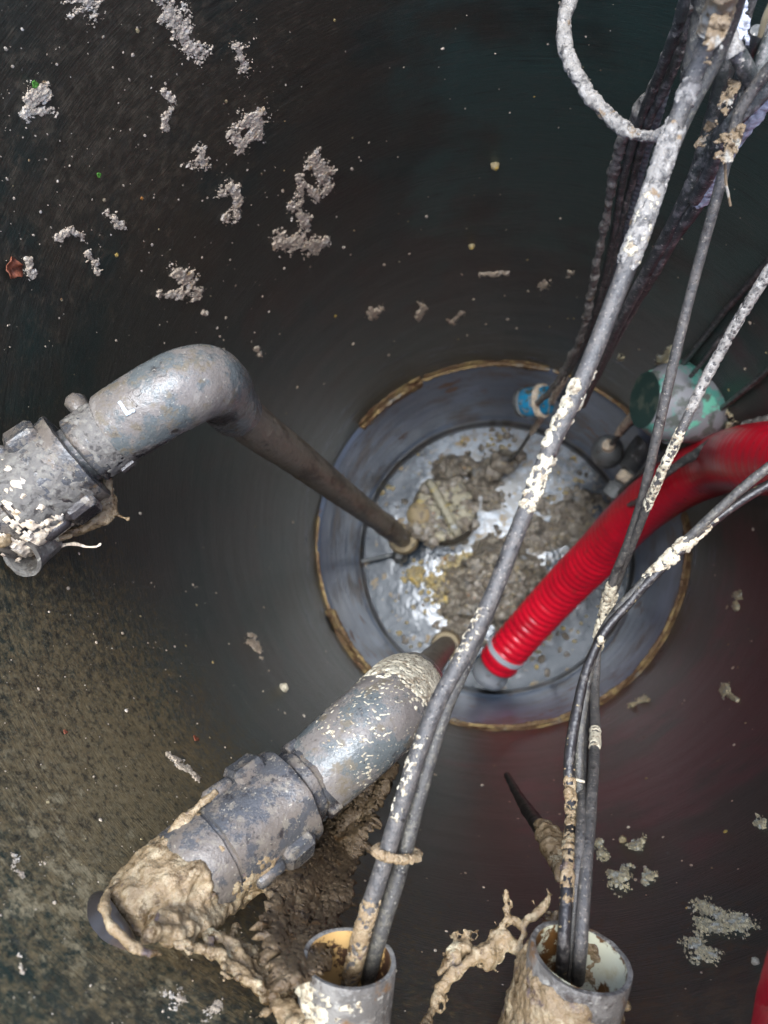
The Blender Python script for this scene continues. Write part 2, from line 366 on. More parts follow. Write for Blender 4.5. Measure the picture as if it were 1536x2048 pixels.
m_sludge = M('tan_sludge', (.265, .185, .100), .26, [
    dict(col=(.39, .305, .185), scale=90, lo=.47, hi=.62, detail=10, rgh=.74), dict(col=(.095, .058, .025), scale=60, lo=.52, hi=.63, detail=10, off=3, rgh=.74, rough=.2),
    dict(col=(.50, .44, .29), scale=42, lo=.59, hi=.68, detail=10, off=12, rgh=.74, rough=.4),
    dict(col=(.13, .095, .085), scale=50, lo=.60, hi=.68, detail=9, off=6)], [(180, .7, .003), (620, .7, .0016)])
m_brown = M('brown_sludge', (0.104, 0.068, 0.034), .48, [
    dict(col=(0.184, 0.128, 0.068), scale=110, lo=.5, hi=.66, detail=9, rgh=.72), dict(col=(0.028, 0.018, 0.011), scale=80, lo=.52, hi=.66, detail=9, off=3, rgh=.72),
    dict(col=(0.152, 0.080, 0.028), scale=60, lo=.58, hi=.7, detail=8, off=7)], [(160, .8, .003), (620, .7, .0014)])
m_mud = M('wet_mud', (.19, .155, .118), .36, [
    dict(col=(.33, .285, .22), scale=50, lo=.45, hi=.62, detail=8), dict(col=(.05, .04, .03), scale=22, lo=.52, hi=.66, detail=9, off=3),
    dict(col=(.34, .255, .12), scale=60, lo=.60, hi=.68, detail=5, off=9), dict(col=(.30, .30, .29), scale=17, lo=.58, hi=.72, detail=8, off=14),
    dict(col=(.30, .14, .05), scale=36, lo=.68, hi=.74, detail=4, off=19)], [(70, .6, .006), (240, .5, .002)])
m_corn = M('yellow_scum', (.42, .33, .17), .55, [
    dict(col=(.58, .40, .10), scale=60, lo=.54, hi=.62, detail=4), dict(col=(.27, .215, .135), scale=60, lo=.5, hi=.64, detail=7, off=3),
    dict(col=(.42, .39, .29), scale=38, lo=.56, hi=.66, detail=7, off=5), dict(col=(.40, .17, .04), scale=30, lo=.66, hi=.72, detail=3, off=8)], [(120, .7, .004)])
m_water = M('dirty_water', (.045, .058, .072), .13, [
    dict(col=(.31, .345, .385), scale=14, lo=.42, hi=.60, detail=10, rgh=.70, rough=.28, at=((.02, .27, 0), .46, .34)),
    dict(col=(.23, .205, .17), scale=46, lo=.50, hi=.62, detail=9, off=5, rough=.4, amt=.75, at=((.06, .20, 0), .46, .14)),
    dict(col=(.32, .22, .10), scale=24, lo=.60, hi=.66, detail=8, off=9, rough=.5)],
    [(20, .16, .014, (1, 1, 1), (0, 0, 0), 2), (75, .10, .004, (1, 1, 1), (0, 0, 0), 2)])
m_red = M('red_hose_rubber', (0.672, 0.006, 0.024), .28, [dict(col=(0.496, 0.005, 0.019), scale=12, lo=.45, hi=.65), dict(col=(0.176, 0.028, 0.019), scale=60, lo=.62, hi=.72, off=4, detail=8, rough=.5, amt=.8),
    dict(col=(0.560, 0.112, 0.096), scale=70, lo=.64, hi=.78, off=7, detail=8, amt=.6, rough=.45)], [(60, .15, .002), (400, .25, .0008)])
m_steel = M('coupling_steel', (.55, .56, .57), .34, [dict(col=(.25, .23, .21), scale=60, lo=.55, hi=.7, rough=.5)], [(80, .2, .002)], metal=.55)
m_band = M('grey_band', (.42, .46, .48), .4)
m_teal = M('teal_plastic', (.11, .33, .26), .4, [
    dict(col=(.27, .265, .27), scale=24, lo=.40, hi=.50, detail=5, rough=.6, off=1.1), dict(col=(.18, .55, .38), scale=30, lo=.6, hi=.66, off=6, detail=5),
    dict(col=(.12, .13, .11), scale=34, lo=.52, hi=.62, off=8, detail=10)], [(60, .3, .003)])
m_tealin = M('dark_teal_inside', (.03, .06, .05), .4, [dict(col=(.10, .12, .09), scale=40, lo=.5, hi=.65)])
m_blue = M('blue_plastic', (.02, .26, .46), .38, [dict(col=(.26, .29, .29), scale=60, lo=.53, hi=.60, detail=8), dict(col=(.10, .11, .08), scale=50, lo=.55, hi=.62, off=4, detail=6)], [(90, .3, .002)])
m_bell = M('grey_float_plastic', (.17, .175, .17), .4, [dict(col=(.09, .085, .075), scale=30, lo=.5, hi=.62), dict(col=(.45, .45, .42), scale=60, lo=.62, hi=.68, off=5)], [(80, .3, .002)])
m_pump = M('pump_casing', (.085, .07, .05), .4, [dict(col=(.18, .145, .09), scale=26, lo=.48, hi=.62, detail=8), dict(col=(.03, .025, .02), scale=30, lo=.54, hi=.66, off=4, detail=8)], [(90, .5, .004)])
m_pumpgrime = M('pale_scum', (.36, .32, .225), .55, [dict(col=(.45, .34, .12), scale=36, lo=.56, hi=.64, detail=4), dict(col=(.14, .12, .09), scale=50, lo=.52, hi=.64, off=5, detail=8),
    dict(col=(.42, .43, .42), scale=26, lo=.58, hi=.66, off=9)], [(140, .7, .004)])
m_collar = M('clay_coated_collar', (.30, .225, .12), .6, [dict(col=(.16, .12, .075), scale=50, lo=.5, hi=.65)], [(140, .5, .003)])
m_cream = M('cream_liner', (.50, .31, .115), .45, [dict(col=(.065, .032, .016), scale=50, lo=.50, hi=.55, detail=9, rgh=.7), dict(col=(.36, .24, .10), scale=26, lo=.52, hi=.66, off=5, detail=8)])
m_white = M('white_liner', (.56, .55, .40), .45, [dict(col=(.12, .055, .016), scale=40, lo=.49, hi=.54, detail=9, rgh=.7, off=2.2), dict(col=(.42, .34, .17), scale=20, lo=.54, hi=.66, off=5, detail=8)])
m_conduit = M('conduit_plastic', (.105, .095, .082), .34, [
    dict(col=(.195, .18, .155), scale=40, lo=.47, hi=.55, detail=11, rgh=.75, rough=.5), dict(col=(.050, .038, .030), scale=50, lo=.53, hi=.62, detail=11, off=6, rgh=.77),
    dict(col=(.17, .095, .045), scale=34, lo=.58, hi=.66, off=3, detail=9), dict(col=(.33, .31, .26), scale=210, lo=.60, hi=.66, off=9, detail=8, amt=.8)], [(60, .5, .003), (280, .6, .0016)])
m_leaf = M('dry_leaf', (.28, .085, .04), .6, [dict(col=(.13, .04, .02), scale=120, lo=.5, hi=.62)], [(200, .6, .002)])
m_green = M('green_leaf', (.10, .28, .04), .5)
m_straw = M('dry_straw', (.34, .27, .15), .6)
m_shred = M('brown_paper', (0.171, 0.122, 0.072), .6, [dict(col=(0.301, 0.279, 0.235), scale=60, lo=.52, hi=.62), dict(col=(0.109, 0.073, 0.038), scale=70, lo=.56, hi=.66, off=4)], [(200, .6, .002)])
m_rag = M('pale_rag', (.50, .52, .58), .55, [dict(col=(.20, .20, .22), scale=110, lo=.52, hi=.62)], [(260, .8, .003)])
m_stick = M('wet_twig', (.022, .017, .013), .45, [dict(col=(.12, .09, .055), scale=90, lo=.62, hi=.7)], [(120, .6, .002)])
m_mark = M('raised_print', (.46, .51, .52), .35, [dict(col=(.20, .19, .18), scale=260, lo=.56, hi=.64)])
m_grass = M('outside_ground', (.09, .085, .055), .9, [dict(col=(.06, .075, .03), scale=6, lo=.45, hi=.6)])

# ------------------------------------------------------------------ setting: ground round the opening, tank
def ring_sheet(name, r0, r1, z, mat, n=96, rings=6):
    rr = np.geomspace(r0, r1, rings); a = np.arange(n)/n*2*np.pi
    V = np.vstack([np.stack([r*np.cos(a), r*np.sin(a), np.full(n, z)], -1) for r in rr])
    return V, [(i*n+j, (i+1)*n+j, (i+1)*n+(j+1) % n, i*n+(j+1) % n) for i in range(rings-1) for j in range(n)]
V, Fc = ring_sheet('ground', R0+.075, 60, RIM-.03, m_grass); g = mk('ground', V, Fc, m_grass); tag(g, kind='structure')

tank = thing('pump_tank', 'round dark plastic pump tank with grimy glossy inner wall', 'tank')
ZR = .608                                   # the scum line
def cyl_in(z0, z1, r, n=224, dz=.012, amp=.0006):
    zs = np.linspace(z0, z1, max(2, int((z1-z0)/dz))); a = -np.arange(n)/n*2*np.pi
    A, Z = np.meshgrid(a, zs); rr = r if np.isscalar(r) else np.interp(Z, r[0], r[1])
    V = np.stack([rr*np.cos(A), rr*np.sin(A), Z], -1).reshape(-1, 3)
    d = amp*fbm(V*np.array([7, 7, 30]), 3, 5); V[:, :2] *= (1+d/R0)[:, None]
    return V, gridfaces(len(zs), n, False, False)
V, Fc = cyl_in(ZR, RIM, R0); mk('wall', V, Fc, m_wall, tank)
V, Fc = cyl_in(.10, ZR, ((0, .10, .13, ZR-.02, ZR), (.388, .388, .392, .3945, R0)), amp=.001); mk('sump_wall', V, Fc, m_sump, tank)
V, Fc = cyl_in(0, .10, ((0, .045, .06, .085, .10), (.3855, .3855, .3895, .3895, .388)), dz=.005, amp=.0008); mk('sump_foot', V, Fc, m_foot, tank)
a = np.arange(128)/128*2*np.pi
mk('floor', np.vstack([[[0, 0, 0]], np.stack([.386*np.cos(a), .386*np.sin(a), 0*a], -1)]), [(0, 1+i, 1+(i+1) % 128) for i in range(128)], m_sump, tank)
prof = [(R0, RIM), (R0, RIM+.012), (R0+.07, RIM+.012), (R0+.07, RIM-.03), (R0+.005, RIM-.03), (R0+.005, .2)]
V = np.vstack([np.stack([r*np.cos(a), r*np.sin(a), np.full(128, z)], -1) for r, z in prof])
mk('rim', V, gridfaces(len(prof), 128, False, False), m_rim, tank, smooth=False)
cl = np.stack([.3875*np.cos(a), .3875*np.sin(a), .026+.001*np.sin(3*a)], -1)
def ring_tube(c, r, n=10, seed=0, amp=0, freq=40):
    m = len(c); T = np.roll(c, -1, 0)-np.roll(c, 1, 0); T /= np.linalg.norm(T, axis=1)[:, None]
    N = c.copy(); N[:, 2] = 0; N /= np.linalg.norm(N, axis=1)[:, None]; B = np.cross(T, N); ph = np.arange(n)/n*2*np.pi
    r = np.full(m, r) if np.isscalar(r) else r
    V = c[:, None]+(N[:, None]*np.cos(ph)[None, :, None]+B[:, None]*np.sin(ph)[None, :, None])*r[:, None, None]
    V = V.reshape(-1, 3)
    return V, [(i*n+j, i*n+(j+1) % n, ((i+1) % m)*n+(j+1) % n, ((i+1) % m)*n+j) for i in range(m) for j in range(n)]
V, Fc = ring_tube(cl, .0042); mk('floor_bead', V, Fc, m_bead, tank)
# the broken scum line: a lumpy deposit on the wall where the sump begins
def deposit(a0, a1, hgt, thick, z=ZR, thr=0., seed=0, dzf=None):
    A = np.linspace(a0, a1, int(abs(a1-a0)*R0/.0022)); Zs = np.linspace(-hgt, hgt, 26)
    AA, ZZ = np.meshgrid(A, Zs, indexing='ij'); u = (AA-a0)/(a1-a0)
    zz = z+ZZ+.006*fbm(np.stack([AA*5, 0*AA, 0*AA+seed], -1).reshape(-1, 3), 3, seed).reshape(AA.shape)
    if dzf is not None: zz = zz+dzf(u)
    Q = np.stack([R0*np.cos(AA), R0*np.sin(AA), zz], -1).reshape(-1, 3)
    m = 1-(np.abs(ZZ)/hgt)**1.5*1.3 + .9*fbm(Q*np.array([16, 16, 60]), 5, seed).reshape(AA.shape) - thr
    m = m*sstep(0, .06, u)*sstep(0, .06, 1-u) - (1-sstep(0, .06, u)*sstep(0, .06, 1-u))*.5
    h = np.where(m > 0, np.clip(m, 0, 1)**.6*thick*(.5+.8*billow(Q*110, 3, seed).reshape(AA.shape)), -.001)-.0015
    rr = R0-np.where(zz < ZR, .0045, 0)-h
    V = np.stack([rr*np.cos(AA), rr*np.sin(AA), zz], -1).reshape(-1, 3); k = (m > 0).reshape(-1); nz = len(Zs)
    Fc = [(i*nz+j, i*nz+j+1, (i+1)*nz+j+1, (i+1)*nz+j) for i in range(len(A)-1) for j in range(nz-1)
          if k[i*nz+j] or k[i*nz+j+1] or k[(i+1)*nz+j] or k[(i+1)*nz+j+1]]
    return compact(V, Fc)
def ang(x, y): q = wall(x, y); return math.atan2(q[1], q[0])
seg = [((1372, 1010), (1180, 1418), .026, .005, -.05), ((1200, 1400), (890, 1442), .026, .006, -.05), ((752, 1352), (655, 1215), .044, .007, -.25),
       ((690, 1260), (638, 1100), .014, .003, .35), ((726, 868), (850, 765), .036, .006, -.1), ((840, 770), (1110, 735), .020, .005, .1),
       ((1100, 735), (1290, 850), .012, .004, .3), ((640, 1110), (650, 1000), .006, .003, .4)]
parts = []
for i, (p, q, h, t, th) in enumerate(seg):
    a0, a1 = ang(*p), ang(*q)
    if a1-a0 > math.pi: a1 -= 2*math.pi
    if a0-a1 > math.pi: a0 -= 2*math.pi
    V, Fc = deposit(a0, a1, h*1.1, t*1.15, thr=th+.16, seed=i+2); o = mk('scum_line', V, Fc, m_rust, tank); tag(o, kind='stuff')

# ------------------------------------------------------------------ floor: water, mud, scum
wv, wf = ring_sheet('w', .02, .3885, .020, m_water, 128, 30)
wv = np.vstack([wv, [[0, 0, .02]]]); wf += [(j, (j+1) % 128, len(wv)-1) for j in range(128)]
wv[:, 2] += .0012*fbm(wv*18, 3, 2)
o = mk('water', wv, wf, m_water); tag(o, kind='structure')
def height_sheet(blobs, step=.003, z0=.0, seed=0, lump=.010, f=26, thr=0.):
    g = np.arange(-.385, .385, step); X, Y = np.meshgrid(g, g); Q = np.stack([X, Y, 0*X+.03], -1).reshape(-1, 3)
    px, _ = proj(Q); h = np.full(len(Q), -1.0)
    nz = fbm(Q*14, 4, seed)*.45
    for (x, y, r, hh) in blobs:
        d = np.hypot(px[:, 0]-x, px[:, 1]-y)/r
        h = np.maximum(h, np.minimum((1-d+nz)*1.4, 1)*hh)
    ok = (h > 0) & (np.hypot(Q[:, 0], Q[:, 1]) < .382)
    hz = np.where(h > 0, h*(.65+.4*billow(Q*f, 4, seed+2))+lump*np.clip(fbm(Q*f*1.6, 4, seed+1), -.3, 1)*sstep(0, .02, h), -.01)
    V = Q.copy(); V[:, 2] = z0+hz; n = len(g); okm = ok.reshape(n, n)
    i, j = np.nonzero(okm[:-1, :-1] | okm[1:, :-1] | okm[:-1, 1:] | okm[1:, 1:])
    Fc = np.stack([i*n+j, i*n+j+1, (i+1)*n+j+1, (i+1)*n+j], -1)
    return compact(V, [tuple(q) for q in Fc])
mudspots = [(900, 945, 55, .06), (960, 950, 60, .07), (930, 985, 50, .05), (985, 1000, 40, .04), (1150, 1050, 110, .04), (1080, 1075, 80, .05), (1080, 1010, 40, .03), (1240, 1020, 50, .03), (1060, 1190, 60, .05), (1010, 1100, 60, .05), (1050, 1130, 60, .06),
            (990, 1150, 110, .105), (950, 1200, 95, .08), (1035, 1185, 70, .09), (1010, 1230, 60, .06), (920, 1270, 50, .05), (1225, 1060, 60, .03), (1170, 1000, 40, .03), (960, 1090, 40, .035), (1215, 1190, 22, .03), (1130, 1270, 20, .026), (1085, 1320, 18, .026)]
V, Fc = height_sheet(mudspots, seed=3); o = mk('mud', V, Fc, m_mud); tag(o, 'wet lumpy brown mud lying across the tank floor', 'mud', kind='stuff')
cornspots = [(830, 1145, 34, .034), (870, 1165, 40, .036), (900, 1135, 30, .036), (905, 1180, 36, .034), (875, 1190, 26, .032), (930, 1120, 24, .034)]
V, Fc = height_sheet(cornspots, seed=9, lump=.012, f=40); o = mk('floating_scum', V, Fc, m_corn); tag(o, 'patch of yellow lumpy scum floating by the left pump', 'scum', kind='stuff')
def lumps(spots, n, r0, r1, z, seed):
    rg = np.random.default_rng(seed); pr = []
    for k in range(n):
        x, y, r, hh = spots[rg.integers(len(spots))]; a = rg.uniform(0, 6.28); q = r*math.sqrt(rg.uniform(0, .9))
        c = P(x+q*math.cos(a), y+q*math.sin(a), z(hh)); s = rg.uniform(r0, r1)
        pr.append(blob(c, np.array([s*rg.uniform(.7, 1.4), s*rg.uniform(.7, 1.3), s*.7]), k, .35, 1.4, ICO2))
    return join(pr)
V, Fc = lumps(mudspots[:13], 150, .003, .010, lambda h: h*.70, 4); o = mk('mud_lumps', V, Fc, [m_mud]); tag(o, 'small mud clods scattered over the muddy floor', 'mud', kind='stuff')
V, Fc = lumps(cornspots, 130, .003, .008, lambda h: h*.9+.003, 5); o = mk('scum_lumps', V, Fc, m_corn); tag(o, 'small yellow food bits in the floating scum patch', 'scum', kind='stuff')

bits = [(880, 900, 60, .02), (1130, 960, 60, .02), (780, 1000, 40, .02), (1000, 890, 40, .02), (1150, 1230, 60, .02), (1090, 1310, 50, .02), (820, 1240, 60, .02)]
V, Fc = lumps(bits, 70, .0025, .008, lambda h: .021, 14); o = mk('floor_bits', V, Fc, m_corn); tag(o, 'small tan bits floating on the filmy floor water', 'scum', kind='stuff')
V, Fc = lumps(bits, 50, .003, .010, lambda h: .020, 15); o = mk('mud_bits', V, Fc, m_mud); tag(o, 'small brown bits of mud in the filmy floor water', 'mud', kind='stuff')
# ------------------------------------------------------------------ pumps
def pump(cx, cy, ztop, rad, label, seed, handle):
    c = P(cx, cy, ztop); root = thing('submersible_pump', label, 'pump', (c[0], c[1], 0), 'submersible pumps on the tank floor')
    b0 = np.array([c[0], c[1], 0.0]); b1 = c
    V, Fc = lathe(b0, b1, [(0, rad*1.05), (.3, rad*1.05), (.32, rad*.96), (.86, rad*.96), (.88, rad*1.04), (.95, rad*1.04), (.97, rad*.99), (.972, rad*.86), (.94, rad*.82), (.94, .004)], 48, ref=(1, 0, 0))
    V += .002*fbm(V*30, 3, seed)[:, None]; mk('casing', V, Fc, m_pump, root)
    if handle:
        p0, p1 = P(862, 968, ztop+.03), P(912, 1062, ztop+.03); dn = np.array([0, 0, -.05])
        sw = Sweep([p0+dn*1.2, p0, p0*.65+p1*.35, p0*.35+p1*.65, p1, p1+dn*1.2], .012, .003); V, Fc = tube(sw, 14, .002, 90, seed); mk('handle', V, Fc, m_pumpgrime, root)
        q = P(838, 1028, ztop); V, Fc = lathe(q-[0, 0, .06], q+[0, 0, .012], [(0, .03), (.8, .034), (.92, .03), (1, .018)], 24, ref=(1, 0, 0)); V += .003*fbm(V*50, 3, 4)[:, None]; mk('cable_gland', V, Fc, m_collar, root)
    pr = []; rg = np.random.default_rng(seed)
    for k in range(150):
        a = rg.uniform(0, 6.28); q = rad*.92*math.sqrt(rg.uniform(.0, 1)); s = rg.uniform(.005, .017)
        pr.append(blob([c[0]+q*math.cos(a), c[1]+q*math.sin(a), ztop-.004+rg.uniform(-.004, .006)], [s, s*rg.uniform(.7, 1.3), s*.7], k+seed, .4, 1.4, ICO2))
    o = mk('scum_crust', *join(pr[::2]), m_pumpgrime if handle else m_mud, root); tag(o, kind='stuff')
    for k in range(46):                      # slime heaped over the rim
        a = rg.uniform(0, 6.28) if not handle else rg.choice([rg.uniform(-.9, 2.3), rg.uniform(3.4, 4.4)]); q = rad*rg.uniform(.82, 1.16); s = rg.uniform(.008, .024)
        pr.append(blob([c[0]+q*math.cos(a), c[1]+q*math.sin(a), ztop-rg.uniform(.0, .03)], [s, s*rg.uniform(.7, 1.3), s*.8], k+seed, .45, 1.6, ICO2))
    o = mk('mud_crust', *join(pr[1::2]), m_mud, root); tag(o, kind='stuff')
    return root
pump(887, 1018, .24, .083, 'scum covered pump with a pale handle bar beside the collar of the long pipe', 3, True)
pump(992, 1172, .085, .085, 'mud covered pump half hidden under the thick grey cables', 8, False)

# ------------------------------------------------------------------ discharge pipes with valves
def lug(c, T, out, h=(.010, .008, .012), bev=.35):
    t2 = np.cross(T, out); return box(c, T, out, t2, h[0], h[1], h[2], bev)
def pline(pts): return np.array([P(*p) if len(p) == 3 else np.asarray(p[0]) for p in pts])
def valve(root, p0, p1, st, mat):
    """union ball valve on the line p0-p1; st = stations along it"""
    p0 = np.asarray(p0); p1 = np.asarray(p1); L = np.linalg.norm(p1-p0); T = (p1-p0)/L
    r = st['r']; b0, b1 = st['body']
    def soft(V, s): return V+.0009*fbm(V*70, 3, s)[:, None]
    prof = [(b0, r*.80), (b0+.03, r*.93), (b0+(b1-b0)*.30, r*.95), (b0+(b1-b0)*.31, r*.90), (b0+(b1-b0)*.33, r*.90), (b0+(b1-b0)*.34, r*.97), (b0+(b1-b0)*.62, r*1.0), (b1-.035, r*1.03), (b1-.02, r*1.06), (b1, r*1.05), (b1+.004, r*.8)]
    V, Fc = lathe(p0, p1, prof, 64); body = mk('valve_body', soft(V, 1), Fc, mat, root)
    ref = CAM-p0; N = ref-T*(ref@T); N /= np.linalg.norm(N); B = np.cross(T, N)
    for k, ph in enumerate(st['lugs']):
        d = N*math.cos(ph)+B*math.sin(ph); c = p0+(p1-p0)*(b1-.075*.28/L*1.0)+d*(r*.985)
        V, Fc = lug(c, T, d, (.0125, .0075, .0125), .45); mk('corner_lug', soft(V, 5+k), Fc, mat, body, smooth=False)
        c2 = p0+(p1-p0)*(b1-.10*.28/L)-T*.016+d*(r*1.0)
        V, Fc = lathe(c2-T*.012, c2+T*.010, [(0, .003), (.1, .0055), (.9, .0055), (1, .0035)], 14); mk('bolt_sleeve', V, Fc, mat, body)
    n0, n1 = st['nut']; rn = st['rn']
    def ribs(t, rr, ph): return rr*(1+.018*np.clip(np.cos(ph*8)*3, -1, 1)) if n0+.02 < t < n1-.05 else np.full(len(ph), rr)
    w = n1-n0
    prof = [(n0-.02, rn*.7), (n0, rn*.98), (n0+.01, rn*1.02), (n0+w*.32, rn*1.02), (n0+w*.34, rn*.96), (n0+w*.40, rn*.95), (n0+w*.42, rn*1.0), (n0+w*.80, rn*1.0), (n0+w*.82, rn*.95), (n1-.01, rn*.94), (n1, rn*.8)]
    V, Fc = lathe(p0, p1, prof, 96, ribs); nut = mk('union_nut', soft(V, 3), Fc, mat, root)
    for k, ph in enumerate(st['ribs']):
        d = N*math.cos(ph)+B*math.sin(ph); c = p0+(p1-p0)*(n0+w*.62)+d*rn*1.0
        V, Fc = lug(c, T, d, (w*L*.22, .0042, .006), .4); mk('grip_rib', soft(V, 8+k), Fc, mat, nut, smooth=False)
    V, Fc = lathe(p0, p1, [(b1-.02, rn*.86), (n0+.02, rn*.86)], 40); mk('groove_seal', V, Fc, m_dark, root)
    V, Fc = lathe(p0, p1, [(-.02, r*.62), (b0+.05, r*.62)], 32); mk('inlet_pipe', V, Fc, m_pvc, root)
    return body

def darken(name, base, lst, root):            # near-black noisy patches, fading out from the given centres
    r0 = np.array(root.location[:]); ly = [dict(col=(.028, .023, .023), scale=70, lo=.50, hi=.58, detail=12, rgh=.8, off=40+k, rough=.25, at=(tuple(float(v) for v in np.array(c)-r0), rad, w), amt=.95) for k, (c, rad, w) in enumerate(lst)]
    m = base.copy(); m.name = name; t = m.node_tree; N = t.nodes; L = t.links; b = N['Principled BSDF']; tc = next(n for n in N if n.type == 'TEX_COORD')
    col = b.inputs['Base Color'].links[0].from_socket
    for q in ly:
        x = N.new('ShaderNodeTexNoise'); x.inputs['Scale'].default_value = q['scale']; x.inputs['Detail'].default_value = 12; x.inputs['Roughness'].default_value = .78; L.new(tc.outputs['Object'], x.inputs['Vector'])
        d = N.new('ShaderNodeVectorMath'); d.operation = 'DISTANCE'; L.new(tc.outputs['Object'], d.inputs[0]); d.inputs[1].default_value = q['at'][0]
        mr = N.new('ShaderNodeMapRange'); L.new(d.outputs['Value'], mr.inputs[0]); mr.inputs[1].default_value = 0; mr.inputs[2].default_value = q['at'][1]; mr.inputs[3].default_value = q['at'][2]; mr.inputs[4].default_value = -q['at'][2]
        ad = N.new('ShaderNodeMath'); ad.operation = 'ADD'; L.new(x.outputs['Fac'], ad.inputs[0]); L.new(mr.outputs[0], ad.inputs[1])
        m2 = N.new('ShaderNodeMapRange'); m2.interpolation_type = 'SMOOTHSTEP'; m2.inputs[1].default_value = q['lo']; m2.inputs[2].default_value = q['hi']; m2.inputs[4].default_value = q['amt']; L.new(ad.outputs[0], m2.inputs[0])
        mx = N.new('ShaderNodeMix'); mx.data_type = 'RGBA'; L.new(m2.outputs[0], mx.inputs['Factor']); L.new(col, mx.inputs['A']); mx.inputs['B'].default_value = (*q['col'], 1); col = mx.outputs['Result']
    L.new(col, b.inputs['Base Color']); return m
# --- the left pipe: valve at the left edge, big elbow, long pipe down to the pump
A0, A1 = P(-75, 1082, 1.768), P(237, 852, 1.74)
base1 = P(808, 1080, .18)
left = thing('discharge_pipe', 'long brown filmed pipe from big grey elbow down to left pump', 'pipe', (base1[0], base1[1], 0), 'discharge pipes')
m_v1 = darken('left_valve_darkened', m_pvc, [(P(140, 1050, 1.75), .06, .36), (P(250, 930, 1.74), .04, .32), (P(60, 900, 1.76), .04, .18)], left)
body1 = valve(left, A0, A1, dict(r=.0365, body=(.12, .73), nut=(.765, .985), rn=.0275, lugs=(-1.18, 1.12), ribs=(1.4,)), m_v1)
eb = pline([(232, 856, 1.741), (270, 832, 1.742), (320, 802, 1.742), (368, 776, 1.738), (408, 765, 1.722), (436, 778, 1.690), (452, 800, 1.655), (470, 822, 1.618)])
sw_e1 = Sweep(eb, [.0295, .0300, .0302, .0302, .0300, .0285, .0262, .0250], .0008); V, Fc = tube(sw_e1, 56, .0006, 60, 2)
m_elb1 = darken('left_elbow_darkened', m_elbow, [(P(412, 852, 1.70), .062, .50), (P(345, 872, 1.72), .046, .38), (P(300, 905, 1.73), .036, .30)], left)
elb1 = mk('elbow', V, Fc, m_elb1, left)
V, Fc = lathe(eb[0], eb[1], [(-.12, .022), (-.10, .0282), (-.02, .0288), (.0, .0296)], 56); mk('socket_ring', V, Fc, m_elbow, elb1)
rz = [np.array(eb[-2])]+[P(*q) for q in ((505, 850, 1.565), (600, 920, 1.36), (690, 990, 1.06), (745, 1031, .78), (785, 1061, .44))]+[base1]
sw_r1 = Sweep(rz, [.0215, .0218, .0220, .0222, .0225, .0232, .024], .006); V, Fc = tube(sw_r1, 36, .0007, 40, 4); mk('riser_pipe', V, Fc, m_pipe, left)
V, Fc = lathe(base1-[0, 0, .06], base1+(rz[-2]-base1)*.16, [(0, .036), (.35, .038), (.6, .041), (.92, .041), (1, .036), (1.0, .028)], 36, ref=(1, 0, 0)); V += .002*fbm(V*50, 3, 2)[:, None]; mk('pump_collar', V, Fc, m_collar, left)
q0 = rz[-2]; 
V, Fc = crust(sw_r1, .70, .86, 40, .004, 90, -.1, 0, 3.2, 3, .003); mk('scale_crust', V, Fc, m_pipe, left)
c = P(800, 1112, .12); V, Fc = lathe(c-[0, 0, .03], c+[0, 0, .03], [(0, .02), (.6, .022), (.8, .018), (1, .01)], 20, ref=(1, 0, 0)); mk('drain_cap', V, Fc, m_dark, left)
# raised print on the elbow: the letter L and a faint round mark
def stroke(pts, w, hgt, sw):
    parts = []
    for (f0, p0), (f1, p1) in zip(pts[:-1], pts[1:]):
        a, da, _ = sw.on(f0, p0); b, db, _ = sw.on(f1, p1); d = (da+db); d /= np.linalg.norm(d); ax = b-a; l = np.linalg.norm(ax); ax /= l; ay = np.cross(d, ax)
        parts.append(box((a+b)/2+d*.0002, ax, ay, d, l/2+w*.5, w/2, hgt, .5))
    return join(parts)
def pos(x, y, sw):                           # nearest skin place to a viewed spot
    G, d, ph = sw.grid(540); q, _ = proj(G.reshape(-1, 3)); fc = ((d.reshape(-1, 3)*(CAM-G.reshape(-1, 3))).sum(1) > 0)
    e = np.hypot(q[:, 0]-x, q[:, 1]-y)+np.where(fc, 0, 1e4); k = int(e.argmin()); return (k//540)/(len(sw.c)-1)+1e-6, ph[k % 540]
V, Fc = stroke([pos(241, 806, sw_e1), pos(255, 828, sw_e1), pos(267, 822, sw_e1)], .0028, .0009, sw_e1); mk('raised_letter', V, Fc, m_mark, elb1, smooth=False)
V, Fc = stroke([pos(258, 793, sw_e1), pos(272, 812, sw_e1)], .0016, .0006, sw_e1); mk('raised_letter', V, Fc, m_elbow, elb1, smooth=False)
for (cx_, cy_, ra, rb) in ((274, 784, 9, 9), (322, 745, 12, 9)):
    qs = [sw_e1.on(*pos(cx_+ra*math.cos(t), cy_+rb*math.sin(t), sw_e1)) for t in np.linspace(0, 6.283, 25)[:-1]]
    V = np.vstack([[q-d*.0006, q+d*.0005] for q, d, _ in qs]); ctr = np.mean([q for q, _, _ in qs], 0)
    V = np.vstack([V, [ctr+(q-ctr)*.86+d*.0005 for q, d, _ in qs], [ctr+(q-ctr)*.82-d*.0006 for q, d, _ in qs]])
    Fc = []
    for k in range(24):
        j = (k+1) % 24; Fc += [(2*k, 2*j, 2*j+1, 2*k+1), (2*k+1, 2*j+1, 48+j, 48+k), (48+k, 48+j, 72+j, 72+k)]
    mk('raised_ring', V, Fc, m_elbow, elb1)
